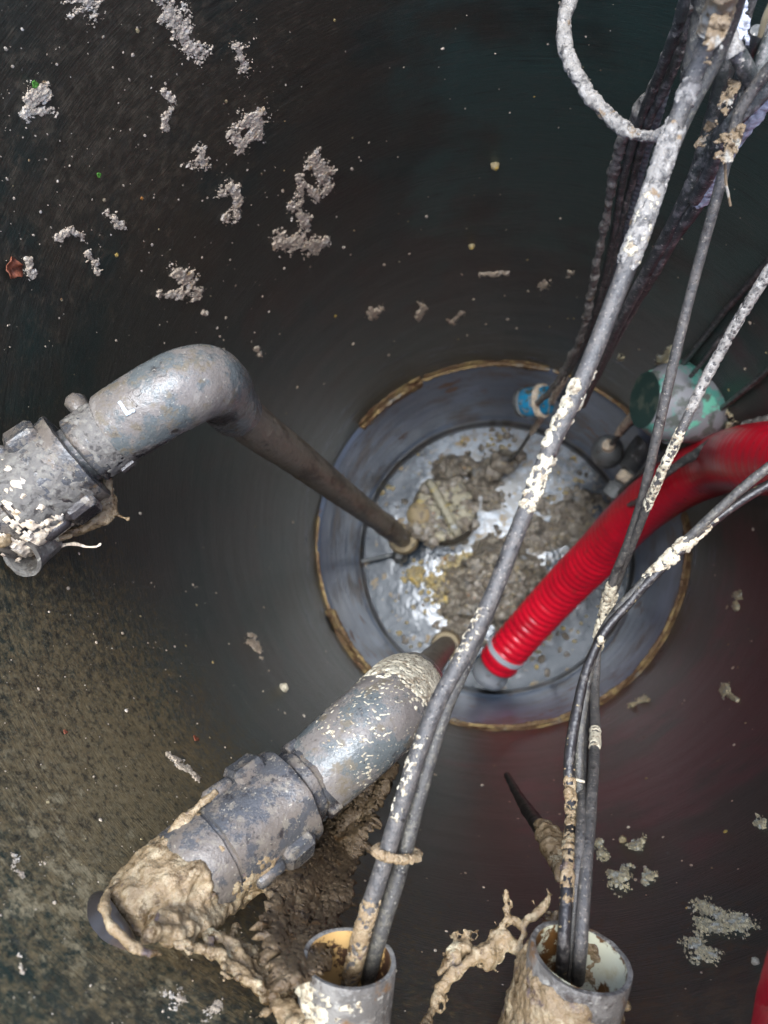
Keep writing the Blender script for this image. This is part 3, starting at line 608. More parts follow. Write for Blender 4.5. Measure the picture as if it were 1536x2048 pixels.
# valve stub (open ring) and stop lug on the left valve
s0, s1 = P(92, 1078, 1.735), P(44, 1117, 1.762)
V, Fc = lathe(s0, s1, [(0, .0135), (.8, .0140), (.93, .0155), (1, .0155), (1, .0122), (.3, .0118), (.25, .001)], 30); V += .0012*fbm(V*90, 3, 6)[:, None]; mk('valve_stub', V, Fc, m_conduit, left)
c = P(158, 812, 1.745); T = (A1-A0)/np.linalg.norm(A1-A0); V, Fc = box(c, T, np.cross([0, 0, 1], T), (0, 0, 1), .0075, .011, .007, .6); V += .0012*fbm(V*90, 3, 7)[:, None]; mk('stop_lug', V, Fc, m_pvc, left)
sw_v1 = Sweep([A0+(A1-A0)*.12, A0+(A1-A0)*.73], .037, .002)
sw_v1b = Sweep([A0+(A1-A0)*.76, A0+(A1-A0)*.985], .0278, .002)

# --- the lower pipe
B0, B1 = P(258, 1840, 1.818), P(645, 1540, 1.715)
base2 = P(893, 1290, .2)
low = thing('discharge_pipe', 'thick grey elbow pipe with white crusted nose and sludge coated valve', 'pipe', (base2[0], base2[1], 0), 'discharge pipes')
m_v2 = darken('lower_valve_darkened', m_pvc, [(P(515, 1755, 1.76), .050, .40), (P(430, 1825, 1.78), .038, .28), (P(670, 1620, 1.72), .034, .32), (P(600, 1640, 1.73), .03, .2)], low)
body2 = valve(low, B0, B1, dict(r=.0345, body=(.22, .80), nut=(.825, .985), rn=.0270, lugs=(-1.15, 1.2), ribs=(-1.42, 1.36)), m_v2)
eb2 = pline([(638, 1546, 1.716), (672, 1515, 1.713), (716, 1476, 1.708), (762, 1434, 1.695), (795, 1402, 1.660), (812, 1385, 1.610), (822, 1374, 1.545)])
sw_e2 = Sweep(eb2, [.0305, .0312, .0318, .0320, .0320, .0325, .0330], .002); V, Fc = tube(sw_e2, 56, .0006, 60, 5)
m_elb2 = darken('lower_elbow_darkened', m_elbow, [(P(852, 1478, 1.66), .052, .42), (P(790, 1540, 1.69), .044, .36), (P(720, 1595, 1.70), .036, .30)], low)
elb2 = mk('elbow', V, Fc, m_elb2, low)
sw_r2 = Sweep([eb2[-2]]+[P(*q) for q in ((838, 1354, 1.25), (856, 1333, .95), (880, 1304, .5))]+[base2], [.0255, .0255, .0255, .0258, .026], .006); V, Fc = tube(sw_r2, 36, .0007, 40, 4); mk('riser_pipe', V, Fc, m_pipe, low)
V, Fc = lathe(base2-[0, 0, .08], base2+[0, 0, .05], [(0, .036), (.35, .038), (.9, .040), (1, .036)], 36, ref=(1, 0, 0)); mk('pump_collar', V, Fc, m_collar, low)
V, Fc = crust(sw_e2, .40, .70, 150, .0030, 150, .10, .1, 2.0, 5, .0007, .22); mk('grease_crust', V, Fc, m_grease, low)
V, Fc = crust(sw_e2, .30, .56, 170, .0020, 230, .40, -.35, 1.2, 6, .0007, .25); mk('grease_crust', V, Fc, m_grease, low)
V, Fc = crust(sw_e2, .03, .8, 140, .0008, 420, 1.35, .2, 2.6, 9, .0010, .1); mk('grease_specks', V, Fc, m_grease, low)
# the seal ring where the lower pipe leaves the tank wall
T = (B1-B0)/np.linalg.norm(B1-B0); wn = -np.array([B0[0], B0[1], 0]); wn /= np.linalg.norm(wn); bc = wall(268, 1834)
V, Fc = lathe(bc-T*.026, bc-T*.008, [(0, .0268), (.5, .0267), (.8, .0262), (.95, .0248), (1, .021)], 56); V += .0008*fbm(V*60, 3, 3)[:, None]; mk('wall_seal', V, Fc, m_foot, low)
SEAL = True

# ------------------------------------------------------------------ conduits with cables
def conduit(mouth, out, r, label, liner, seed):
    d = out-mouth; L = np.linalg.norm(d)
    root = thing('cable_conduit', label, 'conduit', out, 'cable conduits through the tank wall')
    V, Fc = lathe(out, mouth, [(0, r*1.02), (.7, r*1.0), (.985, r), (1, r*.985), (1, r*.90), (.995, r*.885)], 72, caps=(False, False)); V += .0009*fbm(V*45, 3, seed)[:, None]; mk('pipe_shell', V, Fc, m_conduit, root)
    V, Fc = lathe(mouth, out, [(.003, r*.888), (.5, r*.88), (1, r*.88)], 72, caps=(False, True)); V += .0003*fbm(V*45, 3, seed)[:, None]; mk('liner', V, Fc, liner, root)
    return root, Sweep([out, mouth], r*1.0, .002)
def radial_out(mouth, ln):
    q = np.array([mouth[0], mouth[1], 0]); q /= np.linalg.norm(q); return mouth+q*ln
def facing(x, y, z, dx, dy, cosv, ln):       # a stub whose mouth is seen that much from the front
    m = P(x, y, z); v = (m-CAM)/np.linalg.norm(m-CAM); a = P(x+dx, y+dy, z)-m; a -= v*(a@v); a /= np.linalg.norm(a)
    A = -v*cosv+a*math.sqrt(1-cosv**2); return m, m-A*ln
m1, o1 = facing(699, 1914, 1.848, 6, -60, .58, .085)
m2, o2 = facing(1162, 1912, 1.808, 16, -60, .56, .10)
con1, sc1 = conduit(m1, o1, .0262, 'grey conduit mouth with cream lining holding two thick grey cables', m_cream, 3)
con2, sc2 = conduit(m2, o2, .0300, 'sludge coated conduit mouth with white lining holding four thin cables', m_white, 5)
V, Fc = crust(sc1, .72, .995, 90, .004, 110, .62, -1.25, .6, 3, .0009, .15); mk('grease_crust', V, Fc, m_grease, con1)
V, Fc = crust(sc1, .60, .94, 90, .0025, 130, .95, -.45, .6, 8, .0009, .15); mk('grease_crust', V, Fc, m_grease, con1)

def cable(name, label, cat, pts, r, mat, n=14, amp=.0004, freq=120, seed=0, group=None, step=.006, fn=None, pix=True):
    pp = np.array([Pin(*q, r=.388) for q in pts]) if pix else np.asarray(pts)
    sw = Sweep(pp, r, step); V, Fc = tube(sw, n, amp, freq, seed, fn)
    o = mk(name, V, Fc, mat); tag(o, label, cat, group); return o, sw
def add_crust(o, sw, *a, mat=None, name='grease_crust', **k):
    V, Fc = crust(sw, *a, **k)
    if len(Fc): return mk(name, V, Fc, mat or m_grease, o)
CG = 'grey cables from the two conduits'
inn1 = m1+(o1-m1)*.55
BIGP = [(697, 1975, 1.815), (707, 1935, 1.835), (728, 1850, 1.846), (765, 1735, 1.848), (806, 1600, 1.848), (842, 1490, 1.846), (878, 1400, 1.845), (930, 1305, 1.843), (985, 1190, 1.84), (1040, 1050, 1.842), (1075, 960, 1.845), (1108, 880, 1.847), (1160, 770, 1.85), (1205, 660, 1.852), (1243, 560, 1.855), (1280, 460, 1.858), (1310, 370, 1.86), (1345, 265, 1.865), (1375, 185, 1.87), (1405, 110, 1.88), (1435, 30, 1.90), (1460, -60, 1.93)]
big, swb = cable('power_cable', 'thickest grey cable, upper of the crossing pair, white crusted near the top', 'cable',
    BIGP,
    [.0050]*6+[.0049]*6+[.0051]*10, m_cable, 20, .0003, 120, 1, CG)
first = np.array([P(*q) for q in BIGP]); dx = np.array([34, 34, 35, 34, 28, 23, 17, 9, 3, 1, 1, 1, 2, 3, 4, 5, 7, 10, 18, 26, 28, 26])
SECP = [(x+dx[k], y+dx[k]*.25, z-.0105) for k, (x, y, z) in enumerate(BIGP)]
sec, sws = cable('power_cable', 'thick grey cable tucked just under the thickest one from the left conduit', 'cable', SECP, .0046, m_cable_tan, 20, .0003, 120, 2, CG)
V, Fc = crust(swb, .725, .865, 72, .0024, 210, .34, 0, 3.2, 4, .0011, .10); mk('grease_crust', V, Fc, m_crusty, big)
V, Fc = crust(swb, .875, .90, 40, .002, 210, .5, 0, 2.0, 14, .0011, .2); mk('grease_crust', V, Fc, m_crusty, big)
V, Fc = crust(swb, .545, .62, 64, .0024, 190, .58, -.9, 1.1, 6, .0009, .14); mk('grease_crust', V, Fc, m_grease, big)
V, Fc = crust(swb, .485, .55, 64, .0022, 230, .75, .1, 1.7, 7, .0009, .14); mk('grease_crust', V, Fc, m_grease, big)
V, Fc = crust(sws, .555, .635, 64, .0024, 190, .5, .2, 1.2, 6, .0009, .14); mk('grease_crust', V, Fc, m_grease, sec)
V, Fc = crust(swb, .18, .28, 56, .0010, 330, 1.15, -.6, 1.2, 8, .0009, .14); mk('grease_specks', V, Fc, m_grease, big)
V, Fc = crust(swb, .33, .40, 56, .0010, 330, 1.1, -.6, 1.2, 9, .0009, .14); mk('grease_specks', V, Fc, m_grease, big)
V, Fc = crust(swb, .02, .125, 48, .0010, 260, .62, .2, 2.2, 10, .0009, .1); mk('silt_crust', V, Fc, m_sludge, big)
V, Fc = crust(swb, .93, .99, 40, .004, 130, -.2, -.4, 2.4, 12, .0010, .2); mk('tan_crust', V, Fc, m_shred, big)
V, Fc = crust(swb, .725, .80, 64, .0022, 150, .62, .3, 2.2, 44, .0010, .12); mk('grease_crust', V, Fc, m_grease, big)
# the grimy tie round the pair
c0 = P(775, 1702, 1.848); c1 = P(813, 1710, 1.836); mid = (c0+c1)/2; T = (P(765, 1735, 1.848)-P(806, 1600, 1.848)); T /= np.linalg.norm(T)
sd = c1-c0; sd -= T*(sd@T); ln = np.linalg.norm(sd); sd /= ln; up = np.cross(T, sd); ph = np.arange(40)/40*2*np.pi
c = mid+np.outer(np.cos(ph), sd)*(ln/2+.0072)+np.outer(np.sin(ph), up)*.0074
V, Fc = join([(lambda k: blob(c[k], [.0028, .0028, .0028], k, .5, 1.3, ICO2))(k) for k in range(40)]); o = mk('cable_tie', V, Fc, m_sludge); tag(o, 'sludge caked tie binding the two thick grey cables together', 'cable tie')

# --- thin cables from the right conduit
thin, sw1 = cable('thin_cable', 'light grey thin cable, rightmost in the right conduit, climbing to the brown shreds', 'cable',
    [(1156, 1960, 1.775), (1162, 1890, 1.80), (1172, 1740, 1.78), (1183, 1600, 1.73), (1190, 1480, 1.66), (1190, 1370, 1.59), (1198, 1270, 1.57), (1225, 1165, 1.60), (1258, 1080, 1.64), (1288, 985, 1.68), (1315, 865, 1.71), (1345, 735, 1.735), (1378, 600, 1.76), (1410, 480, 1.785), (1440, 370, 1.81), (1458, 300, 1.82), (1478, 225, 1.835), (1520, 160, 1.85), (1580, 90, 1.87)],
    [.0041]*6+[.0038]*6+[.0036]*7, m_cable, 14, .0003, 150, 3, CG)
thin2, sw2 = cable('thin_cable', 'thin grey cable leaning right past the teal float, white crusted above it', 'cable',
    [(1134, 1960, 1.77), (1142, 1880, 1.79), (1160, 1700, 1.77), (1165, 1560, 1.70), (1172, 1450, 1.62), (1185, 1360, 1.56), (1203, 1260, 1.555), (1236, 1160, 1.59), (1272, 1070, 1.65), (1312, 970, 1.70), (1362, 862, 1.73), (1405, 770, 1.74), (1440, 705, 1.75), (1480, 635, 1.765), (1536, 545, 1.785), (1620, 420, 1.81)],
    [.0037]*8+[.0034]*8, m_cable, 14, .0003, 150, 4, CG)
dk1, sw3 = cable('dark_cable', 'dark dirty cable, leftmost in the right conduit, swinging away above the hose', 'cable',
    [(1122, 1960, 1.775), (1128, 1880, 1.80), (1135, 1740, 1.78), (1142, 1620, 1.735), (1138, 1530, 1.725), (1152, 1430, 1.715), (1175, 1335, 1.705), (1208, 1265, 1.70), (1250, 1215, 1.70), (1300, 1160, 1.705), (1350, 1112, 1.71), (1405, 1060, 1.715), (1470, 1010, 1.72), (1536, 970, 1.725), (1640, 915, 1.73)],
    [.0040]*6+[.0034]*9, m_black, 14, .0005, 150, 5, CG)
dk2, sw4 = cable('thin_cable', 'dark grey cable beside the leftmost one, passing above the hose at the right', 'cable',
    [(1146, 1965, 1.765), (1152, 1880, 1.785), (1154, 1740, 1.765), (1158, 1600, 1.72), (1158, 1500, 1.712), (1168, 1400, 1.705), (1186, 1310, 1.70), (1220, 1240, 1.695), (1262, 1190, 1.70), (1310, 1142, 1.705), (1360, 1092, 1.712), (1415, 1040, 1.72), (1475, 985, 1.728), (1536, 935, 1.735), (1640, 860, 1.745)],
    .0035, m_cable_tan, 14, .0004, 150, 6, CG)
add_crust(thin, sw1, .415, .50, n=30, h=.0024, freq=210, thr=.56, phi0=0, wid=2.6, seed=3, sub=.0012)
add_crust(thin2, sw2, .455, .545, n=30, h=.0024, freq=210, thr=.56, phi0=0, wid=2.6, seed=5, sub=.0012)
add_crust(thin2, sw2, .80, .99, n=30, h=.0008, freq=330, thr=.55, phi0=0, wid=2.8, seed=6, sub=.0011, mat=m_crusty)
add_crust(thin2, sw2, .69, .80, n=30, h=.0010, freq=300, thr=.8, phi0=0, wid=2.8, seed=7, sub=.0014)
add_crust(dk1, sw3, .70, .84, n=30, h=.0024, freq=200, thr=.86, phi0=0, wid=2.2, seed=8, sub=.0012)
add_crust(dk2, sw4, .66, .76, n=30, h=.0022, freq=200, thr=.5, phi0=0, wid=2.2, seed=9, sub=.0012)
add_crust(dk1, sw3, .12, .36, n=26, h=.0014, freq=240, thr=.72, phi0=.3, wid=2.2, seed=10, sub=.0012, mat=m_sludge, name='silt_crust')
add_crust(dk2, sw4, .08, .30, n=26, h=.0010, freq=240, thr=.35, phi0=.3, wid=2.2, seed=11, sub=.0012, mat=m_sludge, name='silt_crust')
add_crust(thin, sw1, .25, .29, n=26, h=.0012, freq=240, thr=.55, phi0=0, wid=2.2, seed=12, sub=.0010)
for (x, y, z, rp, lab, mat) in ((1201, 1279, 1.709, 7, 'small pale yellow lump stuck on the light grey thin cable', m_grease), (1137, 1585, 1.735, 10, 'yellow sludge drop hanging on the dark leftmost cable', m_sludge)):
    c = P(x, y, z); q = size(rp, c); V, Fc = blob(c, [q, q*1.2, q], 3, .35, 1.5, ICO3); o = mk('grease_lump', V, Fc, mat); tag(o, lab, 'grease lump')
tk, tp = P(1152, 1559, 1.728), P(1168, 1563, 1.728)
V, Fc = tube(Sweep([tk, (tk+tp)/2+[0, 0, .0012], tp], .0011, .002), 8, .0002, 300); o = mk('white_fibre', V, Fc, m_grease); tag(o, 'short white fibre caught between the cables above the right conduit', 'fibre')

# --- ropes and float cables hanging from the top right
TG = 'cables and ropes hanging from the top right'
def beads(s, ph, V): return .0030*np.clip(fbm(V*np.array([70, 70, 42]), 2, 2), -.35, 1)+.0014*np.clip(np.sin(s*230+5*fbm(V*22, 2, 2)), -.1, 1)*np.clip(.6+fbm(V*14, 2, 7), 0, 1)+.0010*fbm(V*190, 3, 4)
kn, _ = cable('float_cable', 'grease beaded knobbly cable on the left of the hanging bundle', 'cable',
    [(1409, -40, 1.8), (1362, 60, 1.75), (1324, 140, 1.7), (1284, 215, 1.65), (1249, 275, 1.6), (1230, 330, 1.55), (1218, 400, 1.48), (1208, 460, 1.42), (1194, 520, 1.35), (1184, 580, 1.27), (1172, 640, 1.18), (1155, 690, 1.08), (1128, 740, 0.95), (1098, 785, 0.8), (1075, 806, 0.7)], [.0046]*10+[.0048]*5, m_crusty, 18, 0, 100, 3, TG, .0024, beads)
dkf, swf = cable('float_cable', 'dark rope reaching down past the blue float to a muddy lump', 'cable',
    [(1400, -40, 1.80), (1372, 70, 1.75), (1335, 165, 1.70), (1300, 235, 1.65), (1280, 300, 1.58), (1262, 370, 1.50), (1244, 440, 1.43), (1226, 520, 1.33), (1205, 590, 1.23), (1182, 650, 1.12), (1158, 705, 1.0), (1125, 762, .82), (1092, 822, .58), (1062, 866, .40), (1035, 905, .24), (1015, 925, .14)], [.0042]*9+[.0052]*4+[.0045]*3, m_dark, 14, .0007, 130, 4, TG)
add_crust(dkf, swf, .55, .86, n=24, h=.004, freq=110, thr=.55, phi0=0, wid=2.6, seed=3, sub=.002, mat=m_paste)
def lay(s, ph, V): return .0011*np.abs(np.sin(1.5*ph+s*330))-.0004
cable('lifting_rope', 'twisted blue grey rope inside the hanging bundle', 'rope',
    [(1404, -40, 1.78), (1384, 30, 1.74), (1358, 100, 1.7), (1334, 160, 1.66), (1314, 230, 1.61), (1292, 300, 1.55), (1274, 370, 1.48), (1255, 440, 1.41), (1238, 510, 1.32), (1217, 580, 1.22), (1196, 640, 1.12), (1172, 700, 0.98), (1150, 750, 0.84), (1120, 800, 0.64)], .0050, m_rope, 18, 0, 100, 3, TG, .0022, lay)
def wh(s, ph, V): return .0016*np.clip(fbm(V*150, 3, 5), -.2, 1)
lp, swl = cable('loop_rope', 'pale crusted rope looping in from the top edge to the thick cable', 'rope',
    [(1165, -60, 1.80), (1142, -5, 1.80), (1128, 40, 1.80), (1130, 90, 1.80), (1150, 145, 1.80), (1182, 195, 1.80), (1222, 238, 1.80), (1268, 268, 1.80), (1312, 272, 1.80), (1338, 255, 1.81), (1352, 225, 1.825), (1372, 170, 1.83)], [.0036]*8+[.0032]*4, m_crusty, 20, 0, 100, 3, TG, .002, wh)
add_crust(lp, swl, .05, .78, n=30, h=.0026, freq=170, thr=.55, phi0=0, wid=2.6, seed=5, sub=.0012, mat=m_crusty)
cable('dark_cable', 'broad dark cable just right of the thick crusted cable', 'cable',
    [(1506, -40, 1.84), (1476, 60, 1.81), (1448, 150, 1.78), (1421, 250, 1.74), (1398, 330, 1.71), (1365, 410, 1.67), (1329, 480, 1.62), (1293, 545, 1.56), (1260, 605, 1.5), (1229, 665, 1.42), (1200, 730, 1.3), (1165, 810, 1.1)], .0058, m_dark, 16, .0005, 100, 5, TG)
d3, sw5 = cable('dark_cable', 'thin dark cable on the right of the bundle wrapped with brown shreds', 'cable',
    [(1590, 110, 1.84), (1540, 185, 1.82), (1500, 235, 1.8), (1460, 285, 1.77), (1428, 350, 1.73), (1389, 420, 1.68), (1352, 470, 1.63), (1315, 535, 1.57), (1281, 590, 1.5), (1252, 640, 1.43), (1225, 690, 1.35), (1190, 760, 1.2)], .0052, m_dark, 14, .0007, 110, 6, TG)
add_crust(d3, sw5, .0, .24, n=26, h=.0035, freq=130, thr=.2, phi0=0, wid=2.6, seed=4, sub=.0014, mat=m_rag, name='pale_crust')
cable('dark_cable', 'short dark cable bending right at the top of the bundle', 'cable',
    [(1430, -40, 1.88), (1438, 30, 1.875), (1458, 80, 1.86), (1482, 120, 1.85), (1500, 165, 1.83), (1486, 205, 1.82), (1462, 255, 1.80), (1425, 335, 1.75), (1390, 400, 1.70)], .0050, m_dark, 16, .0005, 100, 7, TG)
cable('dark_cable', 'straight dark cable at the right edge near the top corner', 'cable',
    [(1560, 20, 1.84), (1530, 110, 1.83), (1515, 180, 1.82), (1500, 240, 1.80)], .0050, m_dark, 16, .0005, 100, 8, TG)
cable('dark_cable', 'slim grey brown cable left of the thick cable at the top edge', 'cable',
    [(1420, -40, 1.86), (1402, 40, 1.84), (1392, 90, 1.83), (1382, 140, 1.82), (1375, 190, 1.80)], .0060, m_cable_tan, 16, .0005, 100, 9, TG)
cable('float_cable', 'thin black cable from the right edge down to the small grey bell float', 'cable',
    [(1640, 425, 1.32), (1536, 522, 1.25), (1500, 565, 1.2), (1455, 615, 1.14), (1400, 685, 1.04), (1360, 735, .96), (1320, 785, .87), (1282, 826, .78), (1248, 862, .69), (1218, 893, .60)], [.0044]*6+[.0048]*4, m_dark, 12, .0008, 110, 10, TG)
cable('float_cable', 'thin black cable from the right edge crossing below the teal float', 'cable',
    [(1660, 645, 1.22), (1536, 742, 1.12), (1480, 788, 1.06), (1420, 835, .99), (1370, 872, .92), (1310, 920, .82), (1262, 962, .70), (1238, 985, .62)], .0044, m_dark, 12, .0006, 110, 11, TG)
hc, swh = cable('dark_cable', 'dark crusted cable lying over the red hose', 'cable',
    [(1640, 830, 1.16), (1560, 842, 1.145), (1490, 858, 1.135), (1440, 878, 1.11), (1405, 900, 1.075), (1355, 930, 1.02), (1315, 962, .945), (1280, 1000, .84), (1246, 1010, .70), (1225, 1000, .62)], [.007, .007, .008, .0085, .008, .0065, .006, .0055, .005, .005], m_dark, 16, .0012, 70, 12, TG)
add_crust(hc, swh, .17, .27, n=26, h=.006, freq=130, thr=.2, phi0=.4, wid=2.0, seed=5, sub=.0015, mat=m_crusty)
add_crust(hc, swh, .56, .66, n=26, h=.006, freq=110, thr=.25, phi0=0, wid=1.6, seed=6, sub=.002)
for k, (lab, pts_, r_, mt_) in enumerate((
    ('slim black cable between the knobbly cable and the twisted rope', [(1379, -40, 1.82), (1356, 50, 1.78), (1326, 130, 1.73), (1299, 195, 1.68), (1266, 285, 1.6), (1246, 360, 1.52), (1231, 450, 1.42), (1211, 545, 1.3), (1189, 625, 1.18)], .0042, m_dark),
    ('slim brown black cable running close along the left of the thick cable', [(1400, 120, 1.8), (1370, 190, 1.77), (1343, 290, 1.72), (1313, 390, 1.66), (1281, 480, 1.58), (1248, 580, 1.48), (1215, 670, 1.36), (1180, 760, 1.2)], .0048, m_cable_tan),
    ('slim black cable right of the broad dark cable near the shreds', [(1514, 60, 1.84), (1482, 150, 1.8), (1446, 240, 1.76), (1414, 320, 1.72), (1375, 410, 1.66), (1334, 490, 1.59), (1296, 565, 1.5), (1265, 625, 1.42)], .0040, m_dark),
    ('black cable bent across the top right corner', [(1600, 120, 1.85), (1540, 170, 1.84), (1505, 205, 1.83), (1470, 240, 1.82), (1440, 285, 1.80)], .0055, m_dark),
    ('pale crusted cable end at the top edge among the rags', [(1455, -40, 1.88), (1448, 20, 1.87), (1455, 70, 1.865), (1470, 110, 1.86)], .0058, m_crusty),
    ('slim dark cable slanting to the right edge just above the black pair', [(1640, 470, 1.40), (1536, 560, 1.34), (1480, 625, 1.28), (1420, 705, 1.18), (1382, 752, 1.10)], .0034, m_dark))):
    cable('dark_cable' if mt_ is not m_crusty else 'crusted_cable', lab, 'cable', pts_, r_, mt_, 14, .0006, 110, 20+k, TG)
# brown shreds and rag caught on the bundle
def shred(x, y, z, w, h, ang_, seed, mat, name, label, cat):
    c = P(x, y, z); ex = size(1, c); n = 26; m = 40; ca, sa = math.cos(ang_), math.sin(ang_); V = []; k = []
    for i in range(m):
        for j in range(n):
            u = (i/(m-1)-.5)*2; v = (j/(n-1)-.5)*2; px = x+u*h*ca-v*w*sa; py = y+u*h*sa+v*w*ca
            V.append(P(px, py, z)); k.append(1-u*u*.6-v*v*.7)
    V = np.array(V); fold = fbm(V*60, 3, seed); V += (ray(x, y)*-1)[None]/np.linalg.norm(ray(x, y))*(.004+.008*fold+.005*fbm(V*200, 3, seed))[:, None]
    keep = (np.array(k)+1.3*fbm(V*110, 4, seed+5)) > .32
    Fc = [(i*n+j, i*n+j+1, (i+1)*n+j+1, (i+1)*n+j) for i in range(m-1) for j in range(n-1) if keep[i*n+j] and keep[(i+1)*n+j+1]]
    V, Fc = compact(V, Fc); o = mk(name, V, Fc, mat); tag(o, label, cat)
    sd = o.modifiers.new('thickness', 'SOLIDIFY'); sd.thickness = .0014; sd.offset = 0
    sb = o.modifiers.new('soft', 'SUBSURF'); sb.levels = 1; sb.render_levels = 1; return o
shred(1452, 205, 1.835, 15, 48, 1.95, 3, m_shred, 'brown_shred', 'long brown shred wrapped on a dark cable near the top right', 'shred')
shred(1410, 272, 1.80, 11, 30, 2.1, 4, m_shred, 'brown_shred', 'orange brown scrap on the cable below the long shred', 'shred')
shred(1446, 300, 1.835, 22, 34, 1.7, 5, m_shred, 'paper_scrap', 'torn pale paper scrap hanging at the top of the light grey thin cable', 'scrap')
shred(1472, 268, 1.83, 14, 36, 1.9, 8, m_shred, 'paper_scrap', 'small ragged scrap to the right of the torn pale scrap', 'scrap')
shred(1432, 70, 1.91, 20, 60, 1.85, 6, m_shred, 'brown_shred', 'tan scrap folded over the top end of the thick grey cable', 'shred')
shred(1480, 40, 1.86, 20, 50, 1.6, 7, m_rag, 'pale_rag', 'pale bluish rag hanging at the top edge among the cables', 'rag')
V, Fc = tube(Sweep([P(1450, 322, 1.83), P(1452, 365, 1.82), P(1457, 390, 1.815), P(1461, 412, 1.81)], .0009, .003), 6, .0003, 200); o = mk('root_fibre', V, Fc, m_shred); tag(o, 'fine root fibre dangling from the torn pale scrap', 'fibre')
V, Fc = tube(Sweep([P(1545, 5, 1.88), P(1530, 40, 1.87), P(1520, 72, 1.86)], [.0022, .0019, .0014], .004), 8, .0003, 100); o = mk('straw_stalk', V, Fc, m_straw); tag(o, 'dry straw stalk sticking in at the top right corner', 'straw')

# ------------------------------------------------------------------ floats
def axis_lathe(name, c, T, prof, mat, root, n=40, amp=.001, seed=0):
    T = np.asarray(T, float); T /= np.linalg.norm(T); V, Fc = lathe(c, c+T, prof, n); V += amp*fbm(V*60, 3, seed)[:, None]; return mk(name, V, Fc, mat, root)
c = P(1290, 800, 1.02); e = P(1425, 812, .98); T = e-c; L = np.linalg.norm(T); T /= L
tl = thing('float_switch', 'large teal float switch with flaking grey coat above the red hose', 'float switch', (c+e)/2, 'float switches')
R_ = size(80, (c+e)/2)
axis_lathe('float_body', c, T, [(0, R_*.70), (.012*L/.1, R_*.80), (.2*L, R_*.92), (.45*L, R_*1.0), (.8*L, R_*.97), (1.0*L, R_*.80), (1.1*L, R_*.5), (1.13*L, .002)], m_teal, tl, 56, .0015, 4)
axis_lathe('float_mouth', c-T*.002, T, [(0, R_*.70), (.001, R_*.62), (.02, R_*.5), (.021, .002)], m_tealin, tl, 40, .0006, 5)
axis_lathe('body_rib', c+T*.40*L, T, [(0, R_*.99), (.002, R_*1.05), (.008, R_*1.05), (.010, R_*.99)], m_teal, tl, 56, .0006, 5)
cb, swc = cable('float_cable', 'grimy cord from the teal float mouth to the bell float', 'cable', [(1318, 775, 1.0), (1296, 795, .99), (1272, 825, .92), (1245, 856, .78), (1222, 888, .64)], [.005, .005, .0045, .004, .004], m_dark, 12, .0012, 90, 14, TG)
add_crust(cb, swc, .1, .8, n=22, h=.006, freq=110, thr=.45, phi0=0, wid=2.6, seed=6, sub=.002, mat=m_paste)
c = P(1098, 800, .66); e = P(1040, 806, .62); T = e-c; L = np.linalg.norm(T); T /= L; R_ = size(32, c)
bf = thing('float_switch', 'small blue float switch with pale band on the dark rope', 'float switch', (c+e)/2, 'float switches')
axis_lathe('float_body', c, T, [(-.004, R_*.5), (0, R_*.85), (.3*L, R_*1.0), (.7*L, R_*.95), (.95*L, R_*.75), (1.05*L, R_*.4), (1.07*L, .002)], m_blue, bf, 40, .0015, 4)
axis_lathe('pale_band', c+T*.12*L, T, [(0, R_*.9), (.003, R_*1.08), (.012, R_*1.10), (.016, R_*.95)], m_paste, bf, 40, .0012, 6)
axis_lathe('end_cap', c+T*.80*L, T, [(0, R_*.8), (.004, R_*.98), (.016, R_*.86), (.024, R_*.5), (.025, .002)], m_bell, bf, 32, .0015, 7)
c = P(1217, 892, .60); e = P(1214, 912, .50); R_ = size(32, c)
gf = thing('float_switch', 'small round grey bell float with white top by the sump wall', 'float switch', (c+e)/2, 'float switches')
axis_lathe('float_body', c, e-c, [(0, R_*.45), (.008, R_*.7), (.03, R_*.95), (.06, R_*1.05), (.09, R_*.95), (.1, R_*.6), (.101, .002)], m_bell, gf, 40, .001, 4)
axis_lathe('top_cap', c-(e-c)*.14, e-c, [(-.004, .003), (0, R_*.36), (.012, R_*.42), (.02, R_*.46)], m_paste, gf, 28, .0016, 4)
c = P(1008, 922, .13)
V, Fc = join([blob(c+[.0, .0, 0], [.040, .033, .032], 3, .3, 1.6, ICO3), blob(P(1040, 912, .14), [.020, .018, .018], 5, .4, 1.6, ICO3), blob(P(985, 945, .11), [.03, .026, .02], 6, .4, 1.6, ICO3)])
o = mk('muddy_float', V, Fc, m_mud); tag(o, 'mud caked float lump at the end of the dark rope', 'float')
# valve fitting half hidden by the hose, and grey rod at the floor edge
c = P(1238, 975, .55); vf = thing('hose_fitting', 'pale green dirty pipe fitting tucked behind the red hose', 'fitting', c)
q = P(1262, 945, .56)-c; q /= np.linalg.norm(q)
axis_lathe('fitting_body', c-q*.03, q, [(0, .016), (.004, .024), (.03, .026), (.034, .02), (.055, .019), (.06, .023), (.075, .02), (.076, .002)], m_bell, vf, 28, .002, 3)
V, Fc = box(P(1250, 955, .60), q, np.cross(q, [0, 0, 1]), (0, 0, 1), .012, .018, .012, .4); mk('fitting_nut', V, Fc, m_paste, vf, smooth=False)
c = P(1270, 905, .52); V, Fc = lathe(P(1252, 935, .50), P(1310, 860, .56), [(0, .02), (.06, .026), (.95, .026), (1, .02)], 28); V += .001*fbm(V*50, 3, 3)[:, None]; mk('fitting_pipe', V, Fc, m_bell, vf)
V, Fc = tube(Sweep([P(723, 1123, .07), P(795, 1108, .075)], .006, .004), 12, .0005, 90); o = mk('guide_rod', V, Fc, m_bell); tag(o, 'thin grey rod from the floor edge to the foot of the left pipe', 'rod')
V, Fc = tube(Sweep([P(930, 1112, .06), P(985, 1096, .07)], .0045, .004), 10, .0005, 90); 
